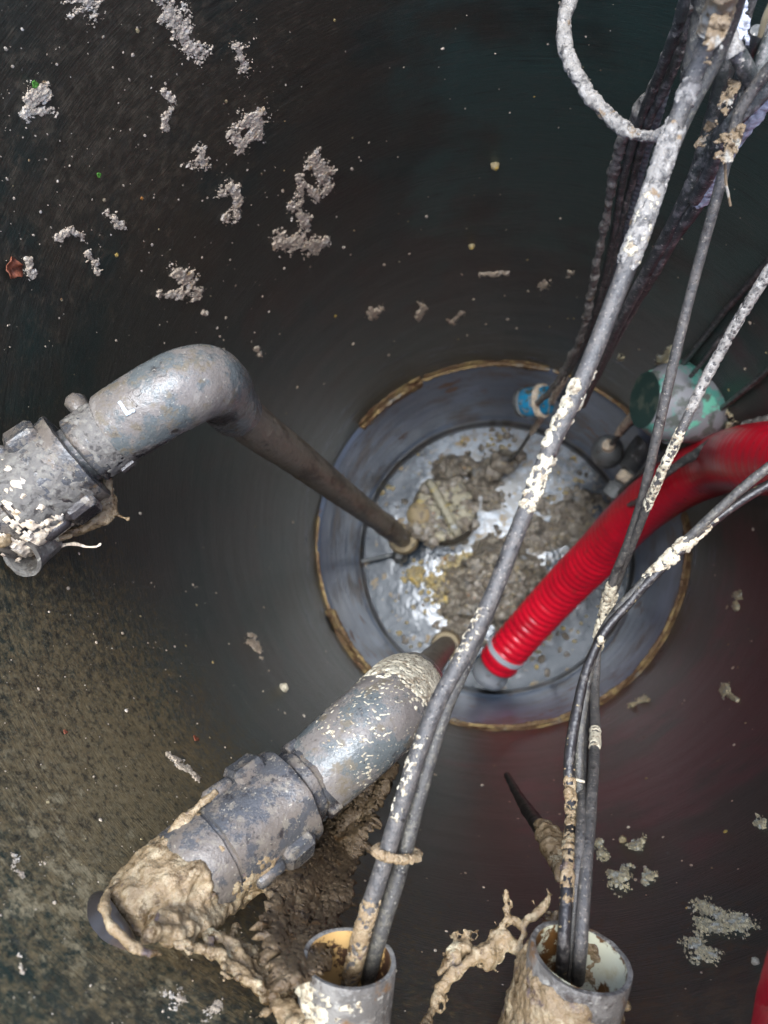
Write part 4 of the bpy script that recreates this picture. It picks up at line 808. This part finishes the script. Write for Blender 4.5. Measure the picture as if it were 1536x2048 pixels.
# small black wire end beside the thick cable
cable('black_wire', 'short black wire tail curling behind the thick cable above the mud', 'wire', [(1050, 1020, .5), (1042, 1042, .47), (1032, 1060, .44), (1014, 1073, .42)], [.0042, .0042, .004, .0028], m_dark, 10, .0002, 90, 15)

# ------------------------------------------------------------------ the red suction hose
hp = [P(996, 1326, .17), P(1008, 1310, .19), P(1080, 1228, .27), P(1142, 1162, .38), P(1199, 1105, .50), P(1247, 1052, .62), P(1300, 1004, .74), P(1366, 960, .87), P(1440, 928, 1.0)]
hp += [wall(1510, 918, .336), wall(1590, 922, .336), wall(1670, 965, .335), wall(1735, 1060, .334), wall(1780, 1200, .333), wall(1805, 1380, .332), wall(1810, 1580, .33), wall(1785, 1760, .326)]
hp += [wall(1788, 1930, .322), P(1712, 2095, 1.86), P(1765, 2330, 1.97), P(1790, 2650, 2.05), P(1870, 3100, 2.09)]
hose = thing('suction_hose', 'fat ribbed red suction hose with steel end reaching the tank floor', 'hose', hp[0])
rh = np.array([.0520]*4+[.0515, .0510, .0505, .0500, .0490, .0475]+[.046]*(len(hp)-10))
swr = Sweep(hp, rh, .0022)
def corr(s, ph, V):
    k = 1-sstep(.42, .72, s)*.86; return .0038*k*(np.abs(np.sin(s*math.pi/.0205))**.7-.6)
V, Fc = tube(swr, 44, 0, 1, 0, corr); mk('hose_body', V, Fc, m_red, hose)
T = hp[0]-hp[1]; T /= np.linalg.norm(T); e = swr.c[0]
axis_lathe('end_coupling', e-T*.010, T, [(0, .046), (.014, .046), (.02, .044), (.04, .044), (.046, .049), (.062, .050), (.070, .046), (.071, .038), (.04, .036), (.04, .002)], m_steel, hose, 48, .0004, 3)
i = int(np.searchsorted(swr.s, .048)); V, Fc = lathe(swr.c[i]-swr.T[i]*.008, swr.c[i]+swr.T[i]*.008, [(0, .052), (.05, .0555), (.95, .0555), (1, .052)], 48); mk('clamp_band', V, Fc, m_band, hose)

# ------------------------------------------------------------------ sludge hanging from valve and conduits
def tex(name, size_, depth=3):
    t = bpy.data.textures.new(name, 'CLOUDS'); t.noise_scale = size_; t.noise_depth = depth; return t
T1, T2 = tex('sludge_lumps', .011), tex('sludge_grain', .0045, 5)
def strokes(lst, seed=0, amp=.35):
    """lst: [( [(x,y,z,rpx), ...] ), ...] noisy strands, sizes in picture pixels at their own distance"""
    pr = []
    for k, l in enumerate(lst):
        pts = [Pin(x, y, z) for x, y, z, r in l]; rr = [size(r, p) for (x, y, z, r), p in zip(l, pts)]
        sw = Sweep(pts, rr, max(.0012, min(rr)*.5)); G, d, ph = sw.grid(14); V = G.reshape(-1, 3); D = d.reshape(-1, 3)
        R = np.repeat(sw.r, 14); V = V+D*(R*(amp*fbm(V*150, 3, seed+k)+.25*fbm(V*60, 2, seed+k+5)))[:, None]
        pr.append((V, gridfaces(len(sw.c), 14)))
        for e in (0, -1): pr.append(blob(sw.c[e], sw.r[e]*1.02, k, .2, 1.5, ICO2))
    return pr
def sludge(name, parts, mat, vox, s1, s2, parent=None):
    V, Fc = join(parts); o = mk(name, V, Fc, mat, parent)
    m = o.modifiers.new('remesh', 'REMESH'); m.mode = 'VOXEL'; m.voxel_size = vox; m.use_smooth_shade = True
    m = o.modifiers.new('smooth', 'SMOOTH'); m.iterations = 2
    m = o.modifiers.new('lumps', 'DISPLACE'); m.texture = T1; m.strength = s1; m.texture_coords = 'LOCAL'; m.mid_level = .5
    m = o.modifiers.new('grain', 'DISPLACE'); m.texture = T2; m.strength = s2; m.texture_coords = 'LOCAL'; m.mid_level = .5
    return o
def hairs(lst, n, seed):
    """thin threads and drips that leave the strands"""
    rg = np.random.default_rng(seed); out = []
    for k in range(n):
        l = lst[rg.integers(len(lst))]; i = rg.integers(len(l)-1); f = rg.uniform(); a = np.array(l[i])+(np.array(l[i+1])-np.array(l[i]))*f
        d = np.array(l[i+1][:2])-np.array(l[i][:2]); d = d/np.linalg.norm(d); sg_ = rg.choice([-1, 1]); nrm = np.array([-d[1], d[0]])*sg_; w = a[3]
        if rg.uniform() < .45:
            ln = w*rg.uniform(1.1, 2.6); b = a[:2]+nrm*ln+d*rg.normal(0, ln*.4)
            out.append([(a[0], a[1], a[2], w*.5), ((a[0]+b[0])/2+rg.normal(0, 2), (a[1]+b[1])/2+rg.normal(0, 2), a[2]-.003, w*.24), (b[0], b[1], a[2]-.006, rg.uniform(1.8, 4.5))])
        else:
            ln = w*rg.uniform(1.5, 3.5); b = a[:2]+d*ln+nrm*w*rg.uniform(.5, 1.0); c_ = a[:2]+d*ln*.5+nrm*w*rg.uniform(.9, 1.7)
            out.append([(a[0], a[1], a[2], w*.4), (c_[0], c_[1], a[2]-.004, max(2, w*.22)), (b[0], b[1], a[2]-.002, w*.35)])
    return out
# crust round the wall end of the lower pipe
sw_v2 = Sweep([B0+(B1-B0)*-.02, B0+(B1-B0)*.80], .0335, .002)
pr = []
Vt, Ft = lathe(B0, B1, [(-.03, .0215), (.0, .0235), (.03, .0262), (.07, .0285), (.12, .0305), (.18, .0330), (.24, .0330), (.28, .031), (.30, .026)], 60, lambda t, r, ph: r*(1+.10*np.sin(2*ph+1)*t*2))
Vt = Vt+.0045*fbm(Vt*70, 4, 3)[:, None]; pr.append((Vt, Ft))
pr += strokes([[(300, 1740, 1.79, 24), (340, 1675, 1.79, 20), (380, 1640, 1.785, 18), (420, 1600, 1.775, 12), (450, 1572, 1.765, 8)],
               [(330, 1690, 1.80, 14), (390, 1618, 1.79, 9), (432, 1585, 1.78, 8)],
               [(330, 1850, 1.80, 26), (400, 1830, 1.79, 24), (460, 1800, 1.78, 20), (520, 1768, 1.77, 15), (560, 1745, 1.765, 11), (600, 1715, 1.755, 9)],
               [(300, 1870, 1.81, 20), (360, 1868, 1.80, 20), (420, 1840, 1.79, 20), (480, 1800, 1.775, 16)],
               [(420, 1830, 1.79, 12), (470, 1790, 1.785, 12), (540, 1748, 1.775, 9)]], 2)
sludge('sludge_coat', pr, m_sludge, .0014, .0050, .0034, low)
V, Fc = crust(sw_v2, .42, .80, 100, .002, 130, .62, 1.5, .9, 12, .0012, .15); mk('silt_crust', V, Fc, m_sludge, low)
sw_n2 = Sweep([B0+(B1-B0)*.80, B0+(B1-B0)*.99], .0274, .002)
sludge('seal_silt', strokes([[(236, 1762, 1.80, 5), (212, 1792, 1.81, 8), (207, 1820, 1.82, 10), (222, 1852, 1.82, 9), (250, 1880, 1.82, 10), (285, 1900, 1.82, 9), (322, 1910, 1.82, 6)],
                             [(245, 1880, 1.82, 6), (275, 1903, 1.82, 7), (305, 1912, 1.82, 5)], [(214, 1835, 1.82, 9), (212, 1815, 1.82, 6)]], 44), m_sludge, .0012, .003, .0022, low)
# left pipe crusts
V, Fc = crust(sw_v1, .0, .5, 110, .005, 120, .25, -1.9, .9, 5, .0010, .1); mk('grease_crust', V, Fc, m_paste, left)
V, Fc = crust(sw_v1, .10, .62, 110, .0035, 130, .30, 1.5, .8, 6, .0010, .1); mk('grease_crust', V, Fc, m_paste, left)
V, Fc = crust(sw_v1b, .1, .9, 90, .0014, 170, .50, .3, 2.2, 7, .0011, .15); mk('silt_crust', V, Fc, m_silt, left)
V, Fc = crust(sw_v1, .3, .98, 110, .0010, 150, .62, .2, 2.2, 17, .0012, .15); mk('silt_crust', V, Fc, m_silt, left)
pr = strokes([[(205, 985, 1.715, 16), (222, 1005, 1.71, 17), (205, 1035, 1.715, 14), (170, 1055, 1.72, 11), (130, 1070, 1.73, 9), (90, 1088, 1.735, 8)],
              [(222, 1020, 1.71, 10), (236, 1030, 1.71, 5), (248, 1036, 1.71, 3), (256, 1038, 1.71, 5)],
              [(215, 950, 1.715, 8), (214, 985, 1.715, 11), (200, 1040, 1.712, 9), (150, 1066, 1.72, 8)],
              [(60, 1055, 1.75, 14), (30, 1070, 1.76, 16), (5, 1080, 1.765, 16)], [(60, 1082, 1.75, 8), (100, 1080, 1.742, 9), (140, 1072, 1.735, 7)]], 30)
sludge('sludge_drip', pr, m_sludge, .0014, .003, .0014, left)
pr = strokes([[(120, 1092, 1.73, 5), (150, 1088, 1.725, 4), (175, 1094, 1.72, 2), (196, 1092, 1.72, 2), (201, 1088, 1.72, 3)]], 34); sludge('sludge_thread', pr, m_paste, .0009, .001, .0006, left)

# the brown fibrous curtain between the lower pipe and the left conduit
rg = np.random.default_rng(11); lst = []
edgeL = [(735, 1530), (690, 1610), (640, 1665), (600, 1720), (540, 1790), (525, 1850), (540, 1920), (560, 1990)]
edgeR = [(790, 1530), (765, 1590), (745, 1650), (725, 1700), (700, 1760), (690, 1810), (670, 1860), (640, 1950)]
def lerp(e, u):
    k = u*(len(e)-1); i = min(len(e)-2, int(k)); f = k-i; return e[i][0]+(e[i+1][0]-e[i][0])*f, e[i][1]+(e[i+1][1]-e[i][1])*f
def curtain():
    m, n = 230, 110; U, Vv = np.meshgrid(np.linspace(0, 1, m), np.linspace(0, 1, n), indexing='ij'); u, v = U.ravel(), Vv.ravel()
    eL = np.array([lerp(edgeL, a) for a in np.linspace(0, 1, m)]); eR = np.array([lerp(edgeR, a) for a in np.linspace(0, 1, m)])
    px = (eL[:, None]+(eR-eL)[:, None]*(Vv[..., None]*1.24-.12)).reshape(-1, 2)
    base = np.array([Pin(px[i, 0], px[i, 1], 1.60+.17*u[i], .355) for i in range(m*n)])
    q = np.stack([u*9, v*5, 0*u], -1); fib = np.stack([u*3.2+v*1.5, v*24+u*4, 0*u], -1)
    rag = fbm(q*1.6, 4, 3)
    edge = 1-(np.abs(v-.5)*2)**3*1.15+.55*rag
    holes = fbm(np.stack([u*16+v*4, v*9, 0*u+4], -1), 3, 9)-.62+.25*sstep(.65, .95, u)
    keep = (edge > .32) & (holes < 0)
    h = .0050*billow(fib, 2, 5)+.010*fbm(q*.5, 2, 8)+.0020*fbm(np.stack([u*26, v*60, 0*u], -1), 3, 2)
    d = CAM-base; d /= np.linalg.norm(d, axis=1)[:, None]; V = base+d*h[:, None]; K = keep.reshape(m, n)
    Fc = [(a*n+b, a*n+b+1, (a+1)*n+b+1, (a+1)*n+b) for a in range(m-1) for b in range(n-1) if K[a, b] and K[a+1, b] and K[a, b+1] and K[a+1, b+1]]
    return compact(V, Fc)
V, Fc = curtain(); o = mk('sludge_curtain', V, Fc, m_brown, sharp=False); tag(o, 'brown fibrous sludge curtain hanging under the lower pipe valve', 'sludge')
sd = o.modifiers.new('thickness', 'SOLIDIFY'); sd.thickness = .006; sd.offset = -1
m = o.modifiers.new('smooth', 'SMOOTH'); m.iterations = 1
m = o.modifiers.new('grain', 'DISPLACE'); m.texture = T2; m.strength = .0016; m.texture_coords = 'LOCAL'; m.mid_level = .5
# strand web from the lower pipe seal to the left conduit
lst = [[(352, 1885, 1.80, 12), (400, 1898, 1.80, 15), (440, 1915, 1.80, 16), (480, 1945, 1.795, 15), (520, 1980, 1.79, 16), (555, 2010, 1.79, 22), (590, 2035, 1.79, 34), (620, 2070, 1.80, 40)],
       [(415, 1872, 1.80, 14), (448, 1880, 1.80, 16), (475, 1905, 1.798, 16), (495, 1935, 1.795, 14), (520, 1965, 1.79, 12)],
       [(455, 1885, 1.80, 8), (466, 1862, 1.80, 6), (474, 1846, 1.80, 4)], [(480, 1905, 1.798, 7), (500, 1898, 1.795, 6), (512, 1910, 1.795, 6), (508, 1930, 1.795, 8)],
       [(500, 1935, 1.795, 6), (512, 1915, 1.795, 5), (514, 1896, 1.795, 4)], [(410, 1870, 1.80, 12), (430, 1905, 1.80, 10), (470, 1935, 1.797, 12)],
       [(560, 2005, 1.79, 16), (545, 1960, 1.785, 13), (538, 1910, 1.78, 12), (548, 1865, 1.77, 9)], [(575, 1995, 1.79, 15), (585, 1955, 1.785, 9), (578, 1915, 1.78, 10), (600, 1880, 1.77, 8)],
       [(565, 1980, 1.79, 12), (590, 1970, 1.785, 10), (603, 1945, 1.785, 6)], [(520, 1975, 1.79, 10), (548, 1985, 1.788, 12), (585, 2000, 1.79, 14)]]
o = sludge('sludge_strand', strokes([[(x, y, z, r*.78) for x, y, z, r in l] for l in lst]+hairs(lst, 80, 1), 80, .6), m_sludge, .0011, .0042, .0030); tag(o, 'tan sludge web stretched from the lower pipe seal to the left conduit', 'sludge')
# strand arching from the frame bottom to the right conduit, with stalagmite drips
lst = [[(835, 2100, 1.80, 15), (860, 2030, 1.80, 14), (878, 1985, 1.795, 13), (905, 1950, 1.79, 13), (945, 1920, 1.785, 13), (980, 1898, 1.78, 20), (1005, 1885, 1.777, 24), (1035, 1895, 1.775, 13), (1060, 1915, 1.772, 12)],
       [(880, 1945, 1.785, 12), (905, 1915, 1.78, 18), (930, 1900, 1.775, 18), (948, 1905, 1.778, 12)], [(900, 1905, 1.78, 12), (908, 1880, 1.775, 6), (911, 1864, 1.77, 4)], [(930, 1895, 1.775, 14), (938, 1872, 1.772, 9), (941, 1862, 1.77, 6)],
       [(990, 1872, 1.776, 12), (1006, 1848, 1.775, 6), (1018, 1838, 1.773, 8), (1014, 1818, 1.77, 9), (1010, 1800, 1.77, 5), (1012, 1782, 1.77, 5)], [(1018, 1838, 1.773, 6), (1032, 1836, 1.772, 6), (1042, 1852, 1.772, 5)],
       [(1040, 1888, 1.774, 5), (1048, 1868, 1.773, 8), (1052, 1845, 1.772, 10), (1072, 1828, 1.77, 10), (1086, 1815, 1.768, 8), (1094, 1800, 1.766, 4), (1098, 1790, 1.765, 5), (1093, 1775, 1.763, 4)],
       [(1085, 1850, 1.765, 8), (1105, 1840, 1.76, 10), (1114, 1825, 1.757, 6)], [(975, 1935, 1.785, 9), (990, 1920, 1.782, 10)]]
o = sludge('sludge_strand', strokes([[(x, y, z, r*.84) for x, y, z, r in l] for l in lst]+hairs(lst, 44, 2), 110, .6), m_sludge, .0011, .0042, .0030); tag(o, 'arched tan sludge strand with upright drips leading to the right conduit', 'sludge')
# sludge coat of the right conduit
Tc = (m2-o2)/np.linalg.norm(m2-o2); Nc = (CAM-o2)-Tc*((CAM-o2)@Tc); Nc /= np.linalg.norm(Nc); sg = 1 if np.cross(Tc, Nc)@(ROT@np.array([1, 0, 0])) > 0 else -1
def coat(t, r, ph): return r*(1+.05*np.sin(3*ph+2))-.0060*np.clip(sg*np.sin(ph)*1.5-.35, 0, 1)*(1 if r > .0285 else 0)
Vt, Ft = lathe(o2, m2, [(-.05, .0365), (.3, .0365), (.55, .0352), (.75, .0338), (.86, .0325), (.93, .0305), (.94, .0280), (.4, .0275), (-.05, .0275), (-.05, .0365)], 72, coat, (False, False)); Vt = Vt+.0035*fbm(Vt*60, 4, 6)[:, None]
pr = [(Vt, Ft)]+strokes([[(1055, 1925, 1.768, 16), (1075, 1895, 1.765, 16), (1095, 1880, 1.76, 12), (1110, 1880, 1.757, 8)], [(1050, 1960, 1.77, 18), (1085, 1930, 1.768, 16), (1130, 1945, 1.765, 10)],
                          [(1040, 2050, 1.78, 20), (1045, 1990, 1.775, 16), (1060, 1940, 1.77, 14)], [(1245, 1990, 1.765, 9), (1252, 2010, 1.77, 10)], [(1235, 2030, 1.775, 12), (1240, 2060, 1.78, 12)]], 140)
sludge('sludge_coat', pr, m_sludge, .0014, .0050, .0034, con2)
V, Fc = lathe(o1, m1, [(0, .034), (.35, .0335), (.6, .031), (.62, .028)], 50); 
# twig with a sludge cap standing off the wall
tw = [P(*q) for q in ((1014, 1550, 1.30), (1034, 1588, 1.38), (1056, 1622, 1.44), (1080, 1655, 1.50), (1100, 1690, 1.55))]
twr = thing('wet_twig', 'black twig with a tan sludge clot left of the right cables', 'twig', tw[-1])
V, Fc = tube(Sweep(tw, [.0035, .005, .007, .0075, .006], .003), 12, .0008, 50, 4); mk('stem', V, Fc, m_stick, twr)
pr = strokes([[(1080, 1652, 1.51, 14), (1096, 1668, 1.53, 24), (1106, 1692, 1.55, 25), (1114, 1718, 1.57, 19), (1118, 1742, 1.59, 13), (1116, 1758, 1.60, 8)]], 160); sludge('sludge_clot', pr, m_sludge, .0018, .005, .002, twr)

# ------------------------------------------------------------------ grease splatter on the wall
def splat(caps, seed, mat=m_paste, thick=.0020, nz=.9, fr=(.075, .03), rot=-.9, bias=-.28, name='grease_splat', label='', group='grease splatter on the tank wall', top=True):
    pts = np.array([c[:2] for c in caps]); rr = np.array([c[2] for c in caps]); lo = (pts-rr[:, None]*1.5).min(0); hi = (pts+rr[:, None]*1.5).max(0)
    st = 1.5; nx = max(6, int((hi[0]-lo[0])/st)); ny = max(6, int((hi[1]-lo[1])/st))
    X, Y = np.meshgrid(np.linspace(lo[0], hi[0], nx), np.linspace(lo[1], hi[1], ny)); x, y = X.ravel(), Y.ravel(); base = np.full(len(x), -2.0)
    for (cx, cy, r) in caps: base = np.maximum(base, 1-np.hypot(x-cx, y-cy)/r)
    for (a, b) in zip(caps[:-1], caps[1:]):
        ax, ay, ra = a; bx, by, rb = b; L2 = (bx-ax)**2+(by-ay)**2
        if L2 > (2.6*(ra+rb))**2: continue
        t = np.clip(((x-ax)*(bx-ax)+(y-ay)*(by-ay))/L2, 0, 1); base = np.maximum(base, 1-np.hypot(x-ax-t*(bx-ax), y-ay-t*(by-ay))/((ra+(rb-ra)*t)*.8))
    ca, sa = math.cos(rot), math.sin(rot); u = x*ca+y*sa; v = -x*sa+y*ca
    Q = np.stack([u*fr[1], v*fr[0], 0*u+seed*3.1], -1); q2 = np.stack([x*.15, y*.15, 0*x+seed], -1)
    m = np.clip(base*1.15, -1, .9)+bias+nz*fbm(Q, 3, seed)+.70*fbm(q2, 4, seed+2)+.55*fbm(q2*2.6, 3, seed+4)-.06
    m = np.where(base < -.5, -1, m)
    Wp = wallN(x, y); th = thick*float(np.linalg.norm(Wp.mean(0)-CAM)/.8)
    h = np.where(m > 0, np.clip(m*1.6, 0, 1)**.5*th*(.45+.45*billow(q2*.8, 3, seed)+.3*fbm(Q*2, 2, seed+8)), -.0008)
    nrm = -Wp*np.array([1, 1, 0]); nrm /= np.linalg.norm(nrm, axis=1)[:, None]; V = Wp+nrm*(h-.0006)[:, None]; k = m > 0
    Fc = [(i*nx+j, i*nx+j+1, (i+1)*nx+j+1, (i+1)*nx+j) for i in range(ny-1) for j in range(nx-1) if k[i*nx+j] or k[i*nx+j+1] or k[(i+1)*nx+j] or k[(i+1)*nx+j+1]]
    if not Fc: return None
    V, Fc = compact(V, [f[::-1] for f in Fc])
    if not top: return V, Fc
    o = mk(name, V, Fc, mat); tag(o, label, 'grease splat', group); o.data.shade_smooth(); return o
SP = [
 ([(318, -10, 20), (345, 25, 36), (362, 58, 32), (375, 88, 24), (392, 108, 24), (412, 105, 16)], 'largest long splat streaking down from the top edge'),
 ([(152, -5, 26), (178, 12, 30), (148, 30, 14)], 'splat cut by the top edge left of the longest one'),
 ([(474, 95, 16), (482, 118, 14), (490, 138, 20)], 'narrow splat right of the longest streak'),
 ([(470, 270, 24), (494, 245, 28), (515, 232, 26), (508, 265, 24), (485, 288, 22)], 'ring shaped splat with a dark hole in the middle'),
 ([(380, 330, 16), (398, 308, 22), (408, 325, 18)], 'small rounded splat below left of the ring shaped one'),
 ([(630, 325, 24), (648, 350, 28), (655, 372, 18), (632, 392, 17), (600, 355, 11), (602, 385, 15), (595, 415, 18), (608, 443, 18)], 'tall hook shaped splat in the upper middle of the wall'),
 ([(566, 482, 24), (592, 486, 26), (622, 490, 22), (645, 486, 14)], 'broad flat splat right under the hook shaped one'),
 ([(445, 382, 16), (465, 375, 18), (478, 400, 14), (470, 432, 14), (455, 440, 12)], 'sparse arched splat left of the hook shaped one'),
 ([(328, 180, 10), (348, 205, 12), (332, 235, 12), (330, 255, 10)], 'thin speckled squiggle left of the ring shaped splat'),
 ([(78, 180, 26), (62, 205, 24), (50, 225, 16), (105, 222, 12)], 'bluish white splat with a green leaf near the left edge'),
 ([(232, 445, 16), (245, 450, 12), (215, 430, 12)], 'cream splat among specks at the left'),
 ([(185, 520, 12), (195, 540, 12), (175, 505, 8)], 'elongated cream splat above the left pipe'),
 ([(352, 545, 18), (375, 560, 26), (390, 585, 20), (320, 590, 12), (408, 625, 8)], 'streaky pale splat above the left elbow'),
 ([(62, 545, 14), (55, 520, 10)], 'white splat beside the dry red leaf'),
 ([(118, 475, 14), (140, 460, 10), (165, 475, 10)], 'faint speckled splat right of the dry leaf'),
 ([(505, 1275, 14), (515, 1295, 15), (522, 1312, 9)], 'grey dash shaped splat left of the scum line'),
 ([(338, 1510, 8), (358, 1525, 11), (378, 1542, 11), (394, 1556, 8)], 'white dotted stripe above the lower valve'),
 ([(745, 628, 12), (760, 620, 10)], 'small grey splat in the row above the scum line, left one'),
 ([(845, 615, 14), (835, 635, 8)], 'small grey splat in the row above the scum line, middle one'),
 ([(905, 645, 10), (920, 625, 8)], 'small grey splat in the row above the scum line, right one'),
 ([(925, 550, 5), (960, 548, 6), (990, 547, 6), (1015, 546, 6)], 'thin straight white scratch like streak in the upper middle'),
 ([(1090, 572, 12)], 'small white blot left of the knobbly cable'), ([(1140, 545, 9)], 'smaller white blot near the knobbly cable'),
 ([(1235, 1765, 24), (1250, 1745, 18), (1222, 1750, 14)], 'speckled cream splat beside the right cables'),
 ([(1300, 1755, 14), (1290, 1765, 9)], 'little cream splat right of the speckled one'),
 ([(1195, 1690, 12), (1205, 1710, 12)], 'cream splat close behind the right cables'),
 ([(1268, 1690, 16), (1285, 1682, 10)], 'narrow cream splat beside a yellow grain'),
 ([(1410, 1815, 26), (1455, 1835, 20), (1490, 1850, 24), (1400, 1860, 20)], 'large branching cream splat at the lower right, upper half'),
 ([(1380, 1890, 18), (1400, 1900, 26), (1425, 1910, 22)], 'large cream splat at the lower right, lower half'),
 ([(1525, 1645, 16)], 'cream splat cut by the right edge'),
 ([(1452, 1383, 14), (1470, 1400, 7)], 'pale blot on the wall right of the scum line'), ([(1475, 1195, 11), (1473, 1216, 6)], 'small pale blot near the right edge'),
 ([(1275, 1405, 10), (1290, 1400, 8), (1262, 1412, 7)], 'cluster of small pale grains below the scum line'),
 ([(30, 1722, 16), (25, 1735, 12), (45, 1755, 10)], 'cream splat at the lower left edge'), ([(90, 1722, 14)], 'faint cream splat right of the one at the lower left edge'),
 ([(40, 1925, 9), (45, 1945, 7), (38, 1910, 6)], 'thin cream splat low on the left edge'),
 ([(355, 1995, 24), (330, 1990, 16), (440, 2010, 14), (420, 2030, 16)], 'dull tan splat on the wall at the bottom, below the sludge web'),
 ([(1328, 720, 14), (1340, 700, 10)], 'pale blob above the teal float'), ([(1455, 845, 16)], 'pale blob between the teal float and the red hose'),
 ([(1440, 800, 6), (1452, 822, 6), (1462, 832, 5)], 'thin pale streak right of the teal float'), ([(1245, 718, 10)], 'faint grey blot under the thick cable'),
 ([(522, 710, 10), (515, 700, 8)], 'pair of small pale blots right of the left elbow'),
]
for k, (caps, lab) in enumerate(SP):
    low_r = caps[0][1] > 1600 or caps[0][0] > 1180
    splat(caps, k+1, m_cream_splat if low_r and caps[0][0] > 900 else m_paste, label=lab, rot=-.9 if caps[0][1] < 1000 else .3, bias=-.18 if len(caps) < 3 else -.24, thick=(.0042 if caps[0][0] > 900 else .0016) if low_r else .0028)
# fine specks, uncountable
def specks(n, seed, reg, smin, smax):
    rg = np.random.default_rng(seed); pr = []
    for k in range(n):
        x = rg.uniform(reg[0], reg[2]); y = rg.uniform(reg[1], reg[3])
        if math.hypot(x-1008, y-1090) < 395: continue
        w = wall(x, y); nrm = -w*np.array([1, 1, 0]); nrm /= np.linalg.norm(nrm); s = size(smin+(smax-smin)*rg.uniform()**3, w)
        t = np.cross(nrm, [0, 0, 1]); V, Fc = blob([0, 0, 0], 1, k, .35, 1.5, ICO1); e = rg.uniform(.8, 1.9)
        V = np.outer(V[:, 0]*s, t)+np.outer(V[:, 1]*s*e, [0, 0, 1])+np.outer(V[:, 2]*s*.6, nrm); pr.append((w+V, Fc))
    return join(pr)
V, Fc = specks(420, 3, (-20, -20, 1560, 2068), 1.2, 4.6); o = mk('grease_specks', V, Fc, m_paste); tag(o, 'tiny pale grease specks spattered over the tank wall', 'specks', kind='stuff')
V, Fc = specks(260, 5, (-20, -20, 560, 700), .9, 3.4); o = mk('grease_specks', V, Fc, m_paste); tag(o, 'tiny pale grease specks crowding the upper left wall', 'specks', kind='stuff')
V, Fc = specks(260, 15, (-20, 1150, 560, 2068), .6, 2.0); o = mk('grease_specks', V, Fc, m_paste); tag(o, 'tiny pale grease specks over the olive lower left wall', 'specks', kind='stuff')
V, Fc = specks(90, 8, (0, 0, 1536, 2048), 2, 6); o = mk('yellow_grains', V, Fc, m_corn); tag(o, 'tiny yellow food grains stuck to the tank wall', 'grains', kind='stuff')
for (x, y, rp, lab, mat) in ((990, 328, 9, 'yellow grain stuck high on the wall in the upper middle', m_corn), (565, 1378, 9, 'cream crumb on the wall above the lower elbow', m_grease), (943, 490, 6, 'yellow grain above the straight white streak', m_corn), (1246, 1683, 8, 'orange yellow grain beside the narrow cream splat', m_corn), (1512, 1927, 8, 'cream grain near the lower right edge', m_grease)):
    w = wall(x, y); nrm = -w*np.array([1, 1, 0]); nrm /= np.linalg.norm(nrm); s = size(rp, w); V, Fc = blob(w+nrm*s*.3, [s, s*1.1, s*.9], int(x), .35, 1.4, ICO3); o = mk('food_grain', V, Fc, mat); tag(o, lab, 'grain', 'larger grains on the wall')
# leaves
def wall_leaf(x, y, rp, label, mat, name, curl, seed, cat='leaf'):
    w = wall(x, y); nrm = -w*np.array([1, 1, 0]); nrm /= np.linalg.norm(nrm); t = np.cross(nrm, [0, 0, 1]); s = size(rp, w); V = [w+nrm*.003]; n = 22
    for ring_ in (.35, .7, 1.0):
        for k in range(n):
            a_ = k/n*6.283; q = s*ring_*(1+.16*math.sin(3*a_+seed)+.08*math.sin(9*a_)); V.append(w+t*q*math.cos(a_)+np.array([0, 0, 1])*q*1.25*math.sin(a_)+nrm*(.003+curl*ring_**2*s*(1+.5*math.sin(4*a_))))
    Fc = [(0, 1+k, 1+(k+1) % n) for k in range(n)]+[(1+r_*n+k, 1+(r_+1)*n+k, 1+(r_+1)*n+(k+1) % n, 1+r_*n+(k+1) % n) for r_ in range(2) for k in range(n)]
    o = mk(name, np.array(V), Fc, mat); tag(o, label, cat); sd = o.modifiers.new('thickness', 'SOLIDIFY'); sd.thickness = .0006; return o
wall_leaf(14, 533, 20, 'dry curled red brown leaf on the wall at the left edge', m_leaf, 'dead_leaf', .5, 1)
wall_leaf(62, 164, 7, 'tiny green leaf tip on the bluish white splat', m_green, 'green_leaf', .3, 2)
wall_leaf(191, 346, 5, 'tiny green leaf bit on the dark wall at upper left', m_green, 'green_leaf', .3, 3)
wall_leaf(386, 1482, 7, 'small rust red flake on the wall above the white dotted stripe', m_leaf, 'rust_flake', .2, 4, 'flake')
wall_leaf(123, 1469, 5, 'tiny rust red flake on the olive wall at the left', m_leaf, 'rust_flake', .2, 5, 'flake')
